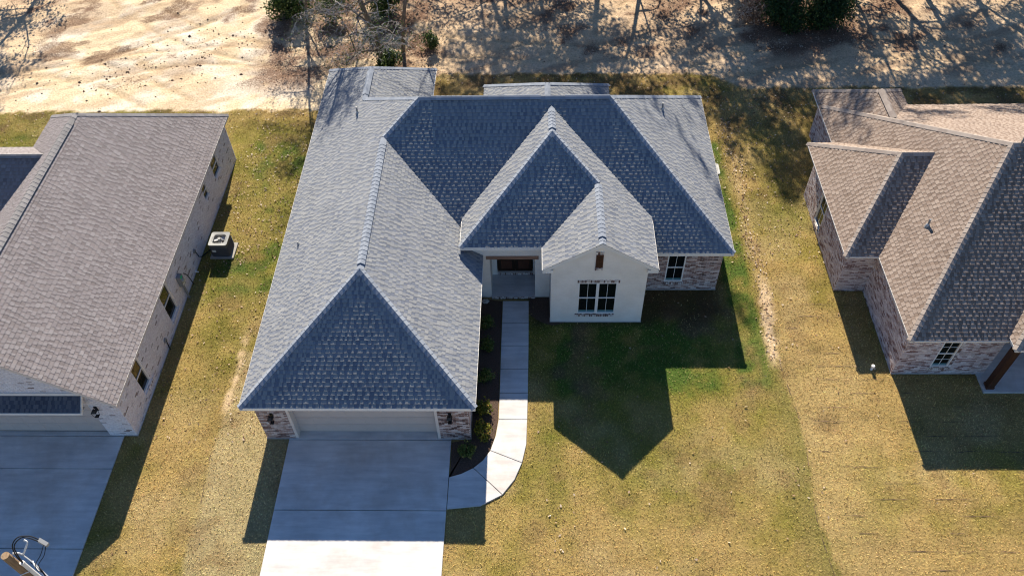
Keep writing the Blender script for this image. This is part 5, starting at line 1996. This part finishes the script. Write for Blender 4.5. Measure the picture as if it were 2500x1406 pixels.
shrub('leafless_bush', (12.9, 43.2, -0.05), 'brown leafed thicket left of the dark evergreen pair', 1.0, 1.4, 1800, 'leaf_dry', 0.06, GB, 'bush', 57)

# woods that stand behind the upper edge of the frame and throw their shade over the sand
GW = 'tall trees of the wood behind the cleared ground'
LW = 'tall tree of the wood beyond the upper edge of the picture'
t1 = make_tree('pine_tree', (4.0, 53, 0), LW, 61, 16.0, 0.22, 'bark', 'leaf_dark', 10000, 0.12, GW, first=0.35, nb=(13, 6, 4, 3), levels=3)
t2 = make_tree('oak_tree', (9.5, 50, 0), LW, 67, 12.5, 0.18, 'bark', 'leaf_evergreen', 9500, 0.115, GW, first=0.22, nb=(10, 6, 5, 3), levels=3, spread=1.1)
t3 = make_tree('bare_tree', (-2.0, 50, 0), LW, 71, 12.0, 0.15, 'bark_grey', 'leaf_dry', 4000, 0.10, GW, first=0.2, nb=(10, 6, 5, 3), levels=3)
for src, spots in ((t1, [(13.5, 55, 1.1, 1.05), (20.5, 52.5, 2.4, 1.0), (26.5, 54, 0.4, 1.1), (-5.0, 57, 3.0, 1.0), (31, 50, 4.0, 0.95), (-36.5, 51, 2.0, 0.95)]),
                   (t2, [(0.5, 52, 2.0, 0.95), (16.5, 49.5, 0.7, 1.0), (23.5, 49, 3.3, 1.1), (29, 52, 5.0, 1.1), (-34, 50, 1.0, 0.9), (12.2, 51.5, 4.4, 0.95)]),
                   (t3, [(6.5, 49, 1.4, 1.0), (19, 48.5, 2.8, 0.9), (-9.0, 52, 0.3, 1.0), (25.8, 48.2, 5.1, 0.9), (-31, 47.5, 2.2, 0.9)])):
    for (x_, y_, rot, sc_) in spots:
        copy_tree(src, (x_, y_, 0), rot, sc_, LW)

_ord = 'leftmost second third fourth fifth sixth seventh eighth ninth tenth eleventh twelfth thirteenth fourteenth fifteenth sixteenth seventeenth eighteenth nineteenth twentieth'.split()
for k, o in enumerate(sorted([o for o in COL.objects if o.get('group') == GW], key=lambda o: o.location.x)):
    kind_ = o.name.split('.')[0].replace('_', ' ')
    o['label'] = (_ord[k] + (' from the left: ' if k else ': ')) + 'tall ' + kind_ + ' of the wood beyond the upper edge'

# ================================================================== utility pole, lower left
up_ = empty('utility_pole', (-11.15, 6.75, 0), 'brown wooden utility pole with white conduit and cables, bottom left corner', 'utility pole')
q = MB(); q.tube([(0, 0, -0.2), (0, 0, 5), (0, 0, 10.0)], [0.14, 0.11, 0.085], 16); q.build('pole', 'wood_pole', up_)
q = MB(); q.tube([(0.135, 0.03, 0.0), (0.135, 0.03, 9.55)], 0.045, 12); cd = q.build('conduit', 'pvc', up_)
q = MB(); q.tube([(0.135, 0.03, 9.50), (0.135, 0.03, 9.56)], [0.052, 0.05], 12); q.build('collar', 'pvc', cd)
for zz in (9.2, 8.6, 8.0):
    q = MB(); q.tube([(-0.02, -0.11, zz), (0.17, -0.02, zz)], 0.012, 6); q.build('strap', 'pvc', cd)
q = MB(); q.tube([(0.05, 0.10, 9.86), (0.15, 0.13, 9.80), (0.20, 0.12, 9.76)], 0.025, 8); q.build('cable_clamp', 'galvanised', up_)


def cable(pts, r, m, name='cable'):
    # smooth spline through the points
    P = [Vector(p) for p in pts]
    out = []
    for k in range(len(P) - 1):
        a, b_, c_, d = P[max(k - 1, 0)], P[k], P[k + 1], P[min(k + 2, len(P) - 1)]
        for j in range(6):
            t = j / 6
            out.append(0.5 * ((2 * b_) + (-a + c_) * t + (2 * a - 5 * b_ + 4 * c_ - d) * t * t + (-a + 3 * b_ - 3 * c_ + d) * t ** 3))
    out.append(P[-1])
    q = MB(); q.tube(out, r, 7)
    return q.build(name, m, up_)


for k, dd in enumerate((0.0, 0.04)):
    cable([(0.135 + dd * .5, 0.03, 9.5), (0.13 + dd, 0.06, 9.8), (0.14 + dd, 0.16, 10.1), (0.25 + dd, 0.30, 10.22 - dd), (0.45, 0.36 - dd, 10.16), (0.62, 0.33 - dd, 10.06)], 0.0125, 'rubber')
cable([(0.22, 0.12, 9.76), (0.28, 0.14, 9.85), (0.36, 0.22, 9.98), (0.38, 0.28, 10.05), (0.33, 0.30, 10.1)], 0.02, 'pvc')
bx = MB(); bx.obox((0.58, 0.30, 9.98), (0.22, -0.10, -0.03), (0.03, 0.07, 0), (0.02, 0, 0.09)); bx.build('splice_box', 'grey_metal', up_)
cable([(0.72, 0.24, 9.98), (0.66, 0.08, 9.85), (0.55, -0.08, 9.72), (0.58, -0.16, 9.62), (0.66, -0.19, 9.60)], 0.008, 'rubber')
cable([(0.78, 0.22, 9.98), (0.74, 0.06, 9.85), (0.62, -0.07, 9.72), (0.66, -0.17, 9.62), (0.70, -0.2, 9.6)], 0.008, 'rubber')
cable([(0.20, 0.12, 9.76), (0.42, 0.0, 9.68), (0.75, -0.22, 9.56), (1.3, -0.62, 9.36), (2.2, -1.28, 9.05), (4.5, -3.0, 8.4), (9, -6.4, 7.4)], 0.016, 'galvanised')
for ph in (0, 1):
    pts = []
    base = [Vector((0.42, 0.0, 9.68)), Vector((9, -6.4, 7.4))]
    for j in range(40):
        t = (j / 39) ** 1.6
        c = Vector((0.42, 0.0, 9.68)).lerp(Vector((9, -6.4, 7.4)), t)
        c.z -= 0.55 * math.sin(math.pi * t) * 0.6
        an = j * 0.9 + ph * math.pi
        pts.append(c + Vector((0.02 * math.cos(an), 0.012 * math.cos(an), 0.02 * math.sin(an))))
    cable(pts, 0.014, 'rubber' if ph else 'pvc')

# white stub on the right-hand lawn
r = empty('cleanout_pipe', (13.10, 18.45, 0), 'small white pipe stub standing in the lawn left of the pink brick wall', 'pipe')
q = MB(); q.tube([(0, 0, -0.05), (0, 0, 0.22)], 0.05, 12); q.build('pipe', 'pvc', r)
q = MB(); q.tube([(0, 0, 0.20), (0, 0, 0.27), (0, 0, 0.28)], [0.065, 0.065, 0.03], 12); q.build('cap', 'pvc', r)
q = MB(); q.tube([(0, 0, 0.14), (0.06, -0.03, 0.17), (0.10, -0.05, 0.10)], 0.022, 8); q.build('spout', 'galvanised', r)
